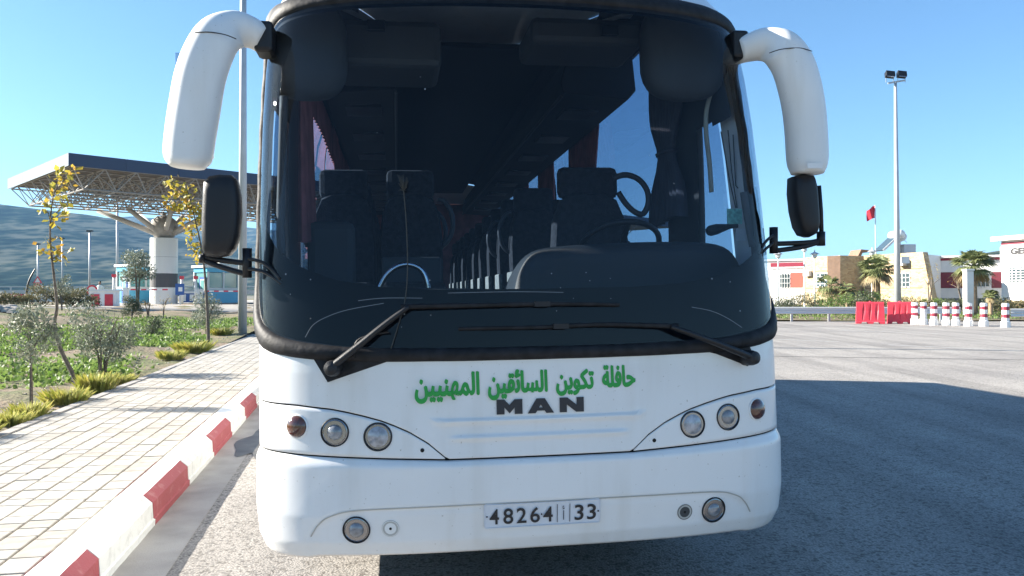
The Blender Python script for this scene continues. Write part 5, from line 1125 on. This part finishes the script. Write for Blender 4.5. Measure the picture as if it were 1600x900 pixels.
# white wing at the left
Y = 68; bA = empty('white_wing', (xx(1235, Y), Y, GZ), 0, 'low white building wing with red panel behind the first lanterns', 'building')
A0, A1 = (xx(1190, 68.8), 68.8), (xx(1262, 66.5), 66.5); zt_ = hz(406, 67)
slab(A0, A1, GZ - .2, zt_, 6, 'wall', 'render_white', bA); wall_rect(A0, A1, .2, 1.0, zt_ - .55, zt_ - .22, .05, 'band', 'band_red', bA); wall_rect(A0, A1, .2, 1.02, zt_ - .70, zt_ - .58, .10, 'ledge', 'render_white', bA); wall_rect(A0, A1, .0, 1.03, zt_ - .05, zt_ + .08, .15, 'roof_edge', 'render_white', bA)
window(A0, A1, .40, .63, hz(450, 67), hz(427, 67), bA); wall_rect(A0, A1, .64, .92, hz(449, 67), hz(426, 67), .04, 'panel', 'brick_red', bA)
# stone building
Y = 62; bB = empty('stone_building', (xx(1350, Y), Y, GZ), 0, 'yellow stone-clad building with slanted walls behind the palms', 'building')
B0, B1 = (xx(1259, 65.5), 65.5), (xx(1313, 62), 62); zt_ = hz(400, 63)
slab(B0, B1, GZ - .2, zt_, 5, 'wall', 'stone_clad', bB, flare=(.55, 0)); window(B0, B1, .32, .72, hz(449, 63.5), hz(426, 63.5), bB, 3, 4)
ac = wall_rect(B0, B1, .02, .18, hz(431, 64), hz(423, 64), .35, 'air_conditioner', 'booth_white', bB)
B2 = (xx(1356, 67), 67); slab(B1, B2, GZ - .2, zt_ - .02, 1, 'recess_wall', 'brown_stone', bB); wall_rect(B1, B2, .28, 1.0, hz(423, 64), hz(407, 64), .5, 'beige_box', 'beige_panel', bB); wall_rect(B1, B2, .72, 1.0, GZ, hz(436, 64), .06, 'doorway', 'pane_dark', bB)
B3, B4 = (xx(1350, 62.5), 62.5), (xx(1442, 57.5), 57.5); zt2 = hz(396.5, 60)
slab(B3, B4, GZ - .2, zt2, .5, 'wall', 'stone_clad', bB, flare=(0, .95)); window(B3, B4, .62, .80, hz(449, 58.8), hz(426, 58.8), bB, 3, 3)
for zc in (hz(421, 60), hz(450, 60)):
    for (p0, p1) in ((B0, B1), (B3, B4)): wall_rect(p0, p1, .0, 1.0, zc - .03, zc + .03, .012, 'string_course', 'brown_stone', bB)
sgn = wall_rect(B3, B4, .64, .76, hz(415, 58.8), hz(403, 58.8), .5, 'sign_box', 'pole_grey', bB); wall_rect(B3, B4, .65, .75, hz(413.5, 58.8), hz(404.5, 58.8), .52, 'sign_face', 'white_band', bB, sgn)
# roof canopy, solar heater and dish stand on the roof
o = bB.location; b = MB().prism([Vector((xx(1338, 64), 64, hz(406, 64))) - o, Vector((xx(1346, 64), 64, hz(389.5, 64))) - o, Vector((xx(1362, 64), 64, hz(391, 64))) - o, Vector((xx(1362, 64), 64, hz(393.5, 64))) - o, Vector((xx(1349, 64), 64, hz(393, 64))) - o, Vector((xx(1344, 64), 64, hz(404, 64))) - o], (0, 2, 0)); b.build('roof_hood', 'brown_stone', bB)
Y = 62; r_ = empty('solar_heater', (xx(1390, Y), Y, zt2), 0, 'solar water heater with tilted panel on the stone building roof', 'solar heater')
q0, q1 = Vector((xx(1373, Y), Y, hz(392, Y))), Vector((xx(1398, Y), Y, hz(369, Y))); MB().bar(q0 - r_.location, q1 - r_.location, 1.6, .09).build('panel', 'pane_dark', r_); MB().bar(q0 - r_.location + Vector((0, -.82, 0)), q1 - r_.location + Vector((0, -.82, 0)), .06, .16).build('panel_frame', 'galv_bright', r_)
MB().lathe([(.0001, -.8), (.34, -.75), (.34, .75), (.0001, .8)], 16, q1 - r_.location + Vector((.15, .0, .1)), (0, 1, 0)).build('tank', 'booth_white', r_, smooth=True)
for dx in (.2, .9): MB().bar((q1 - r_.location) + Vector((.1, 0, 0)), Vector((xx(1398, Y) - r_.location.x + dx, 0, 0)), .06).build('strut', 'galv', r_)
r_ = empty('satellite_dish', (xx(1408, Y), Y, zt2), 0, 'white satellite dish on the roof beside the mast', 'dish'); hd_ = hz(370, Y) - zt2; MB().lathe([(.0001, .12), (.25, .08), (.42, 0), (.25, .06), (.0001, .1)], 18, (0, 0, hd_), (-.5, -.8, .4)).build('reflector', 'booth_white', r_); MB().tube([(0, .1, 0), (0, .1, hd_)], .04, 6).build('mast', 'galv', r_); MB().tube([(0, -.05, hd_), (.35, -.3, hd_ - .5)], .02, 5).build('feed_arm', 'galv', r_)
r_ = empty('roof_tank', (xx(1418, Y), Y, zt2), 0, 'grey box tank on the stone building roof', 'tank'); MB().box((0, 0, .45), (.95, .8, .75)).build('tank', 'pole_grey', r_, bevel=.03); MB().box((0, 0, .04), (.8, .7, .08)).build('stand', 'galv', r_)
# white building in the middle
Y = 66; bC_ = empty('white_building', (xx(1500, Y), Y, GZ), 0, 'long white building with maroon panels behind the right fan palm', 'building')
C0, C1 = (xx(1436, 60.5), 60.5), (xx(1470, 63.5), 63.5); C2 = (xx(1600, 61.0), 61.0); z1_ = hz(398, 62)
slab(C0, C1, GZ - .2, z1_, 4, 'end_wall', 'render_white', bC_); slab(C1, C2, GZ - .2, hz(402, 63), 5, 'wall', 'render_white', bC_); wall_rect(C1, C2, 0, 1, hz(406.5, 62.5), hz(403, 62.5), .06, 'band', 'band_red', bC_); wall_rect(C1, C2, 0, 1, hz(402, 62.5), hz(399, 62.5), .3, 'roof_edge', 'render_white', bC_)
wall_rect(C1, C2, .0, .30, hz(450, 62.5), hz(425, 62.5), .03, 'panel', 'maroon', bC_); wall_rect(C1, C2, .62, .76, hz(450, 62), hz(425, 62), .03, 'panel', 'maroon', bC_); wall_rect(C1, C2, 0, 1, GZ - .1, hz(466, 62), .05, 'plinth', 'base_grey', bC_); window(C1, C2, .44, .60, hz(449, 62), hz(426, 62), bC_, 3, 1)
# corner building with lettering
Y = 55; bD = empty('corner_building', (xx(1600, Y), Y, GZ), 0, 'white flat-roofed corner building with barred windows at right edge', 'building')
D0, D1 = (xx(1565, 57), 57), (xx(1700, 51), 51); zt_ = hz(375, 56)
slab(D0, D1, GZ - .2, zt_, 7, 'wall', 'render_white', bD); wall_rect(D0, D1, -.08, 1.1, zt_, zt_ + .30, .45, 'roof_slab', 'render_white', bD); wall_rect(D0, D1, 0, 1.0, hz(381, 55.5), hz(377, 55.5), .03, 'band', 'band_red', bD); wall_rect(D0, D1, 0, 1.0, hz(408, 55.5), hz(384, 55.5), .12, 'fascia', 'render_white', bD)
window(D0, D1, .09, .36, hz(442, 55.5), hz(416, 55.5), bD, 5, 6); window(D0, D1, .5, .8, hz(442, 55), hz(416, 55), bD, 5, 6); wall_rect(D0, D1, -.03, 1.05, GZ - .3, hz(469, 55.5), .35, 'stone_base', 'stone_clad', bD)
d0, d1 = Vector((*D0, 0)), Vector((*D1, 0)); dd = (d1 - d0).normalized(); nf = Vector((dd.y, -dd.x, 0))
V, F = text_verts('GENDARMERIE', .03); V = fit_text(V, .85, 6.2, hz(397.5, 56), hz(388, 56)); b = MB()
for q_, (ds, dz) in enumerate(((0, 0), (.03, .01), (-.03, -.01), (.0, .03))): b.add([d0 + dd * (v[0] + ds) + nf * (.135 + .002 * q_) + Vector((0, 0, v[1] + dz)) - bD.location for v in V], F)
b.build('lettering', 'ink', bD, fixn=False)
# ---- palms
foliage_mat('palm_leaf', (.10, .13, .05), (.26, .28, .12), .3); mat('palm_trunk', (.26, .19, .12), .95, var=.25, vscale=8, bump=.6, bscale=18); foliage_mat('palm_dry', (.26, .20, .10), (.36, .29, .16), .2)
def palm(px, cy_, rpx, base_py, Y, tr, label, seed, n=34):
    c_ = at(px, cy_, Y); z0 = .06 + bank(0, Y); r_ = empty('fan_palm', (c_.x, Y, z0), 0, label, 'palm', 'fan palms'); h = c_.z - z0; rr = 1.15 * rpx * Y / FPX; rg = random.Random(seed)
    if h > .4: MB().lathe([(tr * 1.3, -.1), (tr * 1.15, h * .2), (tr, h * .6), (tr * 1.1, h * .9), (tr * .6, h)], 12, (0, 0, 0)).build('trunk', 'palm_trunk', r_)
    b = MB(); bd = MB()
    for k in range(n):
        a_ = k * 2.399 + rg.uniform(-.2, .2); el = math.asin(rg.uniform(-.75, .98)); d = Vector((math.cos(a_) * math.cos(el), math.sin(a_) * math.cos(el), math.sin(el))); tgt = b if el > -.5 else bd
        pl_ = rr * rg.uniform(.22, .42); o_ = Vector((0, 0, h)); m_ = o_ + d * pl_; tgt.tube([o_, m_], [.022, .014], 4)
        sd = d.cross(Vector((0, 0, 1))).normalized(); up_ = sd.cross(d)
        for j in range(15):
            t = -1.25 + 2.5 * j / 14; L = rr * rg.uniform(.46, .62) * (1 - .12 * abs(t)); e_ = d * math.cos(t) + sd * math.sin(t); tip = m_ + e_ * L + Vector((0, 0, -.30 * L)); w_ = sd * math.cos(t) - d * math.sin(t); mid = m_ + e_ * L * .55 + up_ * .02
            tgt.add([m_, mid + w_ * .055, tip, mid - w_ * .055], [(0, 1, 2, 3)])
    b.build('fronds', 'palm_leaf', r_, fixn=False)
    if bd.f: bd.build('dry_fronds', 'palm_dry', r_, fixn=False)
palm(1369, 422, 33, 460, 55, .26, 'bushy fan palm in front of the stone building entrance', 1, 44); palm(1521, 416, 38, 478, 50, .20, 'tall fan palm with clear trunk behind the bollards', 2, 44)
palm(1297, 447, 27, 462, 57, .18, 'low spreading fan palm before the stone block', 3, 26); palm(1324, 452, 17, 470, 53, .12, 'smallest fan palm in the planted bank', 4, 20); palm(1548, 463, 15, 478, 48, .12, 'stubby fan palm left of the corner building', 5, 22)
Y = 49; p = at(1513, 478, Y); r_ = empty('gate_pillar', (p.x, Y, .1), 0, 'plain white upright pillar in front of the tall fan palm', 'pillar'); MB().box((0, 0, 1.35), (.44, .44, 3.0)).build('shaft', 'render_white', r_, bevel=.02); MB().box((.0, 0, 2.93), (.52, .52, .12)).build('cap', 'render_white', r_, bevel=.02)
# shrubs on the bank
for i, (px, py, h, w, m, lb_) in enumerate(((1222, 476, 1.1, 2.2, 'bush_leaf', 'dark bush on the bank next to the coach corner'), (1245, 478, 1.2, 2.6, 'hedge_leaf', 'olive-coloured bush below the white garden lantern'), (1276, 474, .8, 2.0, 'bush_leaf', 'low dark bush below the stone block'), (1305, 474, 1.3, 2.4, 'clover', 'bright green grassy bush on the bank'), (1335, 474, 1.2, 2.4, 'bush_leaf', 'green bush below the smallest palms'), (1358, 471, 1.3, 2.6, 'clover', 'tall green bush behind the left red barrier'), (1390, 472, .9, 2.2, 'hedge_leaf', 'bush between the two red barriers'), (1428, 473, 1.0, 2.2, 'hedge_leaf', 'dry bush right of the floodlight mast'), (1455, 474, .9, 1.9, 'clover', 'green bush at the slanted stone corner'), (1478, 482, .9, 1.6, 'bush_leaf', 'dark bush behind the third bollard'), (1500, 484, .9, 1.7, 'bush_leaf', 'dark bush behind the fifth bollard'), (1545, 484, 1.0, 2.0, 'bush_leaf', 'dark hedge bush behind the seventh bollard'), (1565, 480, 1.2, 1.8, 'hedge_leaf', 'bush beside the corner building base'), (1592, 478, .9, 1.8, 'hedge_leaf', 'bush in front of the corner building'))):
    Y = 50 + (i % 3) * 1.6; p = at(px, py, Y); p.z = .06 + bank(0, Y); shrub('bank_shrub', p, h, w, 3, m, 1100, .13, lb_, 'shrub', 200 + i, .0, 'shrubs on the planted bank', 12, .4)
for i, (px, h) in enumerate(((1452, 3.2), (1504, 2.9))):
    Y = 52; p = at(px, 470, Y); p.z = .06 + bank(0, Y); shrub('bare_tree', p, h, 1.5, 2, 'autumn_leaf', 70, .12, ['thin nearly bare young tree by the slanted stone corner', 'thin bare young tree left of the white pillar'][i], 'tree', 300 + i, .5, 'bare young trees on the bank')
P = []; rg = np.random.default_rng(12)
for _ in range(9000):
    x, y = rg.uniform(13, 44), rg.uniform(45.6, 58); P.append((x, y, .06 + bank(x, y) + rg.uniform(-.02, .14)))
tag(leaves(P, .16, .5, .8, 9).build('bank_ground_cover', 'clover', fixn=False), 'low green planting covering the bank behind the guardrail', 'ground cover', kind='stuff')
# ================================================================== AIR
m = bpy.data.materials.new('haze'); m.use_nodes = True; n, l = m.node_tree.nodes, m.node_tree.links; n.remove(n['Principled BSDF'])
pv = n.new('ShaderNodeVolumePrincipled'); pv.inputs['Color'].default_value = (.28, .58, 1, 1); pv.inputs['Density'].default_value = .0001; pv.inputs['Anisotropy'].default_value = 0
l.new(pv.outputs[0], n['Material Output'].inputs['Volume']); MATS['haze'] = m
hb = MB().box((0, 3300, 215), (13000, 7800, 432)).build('haze', 'haze'); tag(hb, 'pale haze filling the air out to the hills', 'haze', kind='stuff')
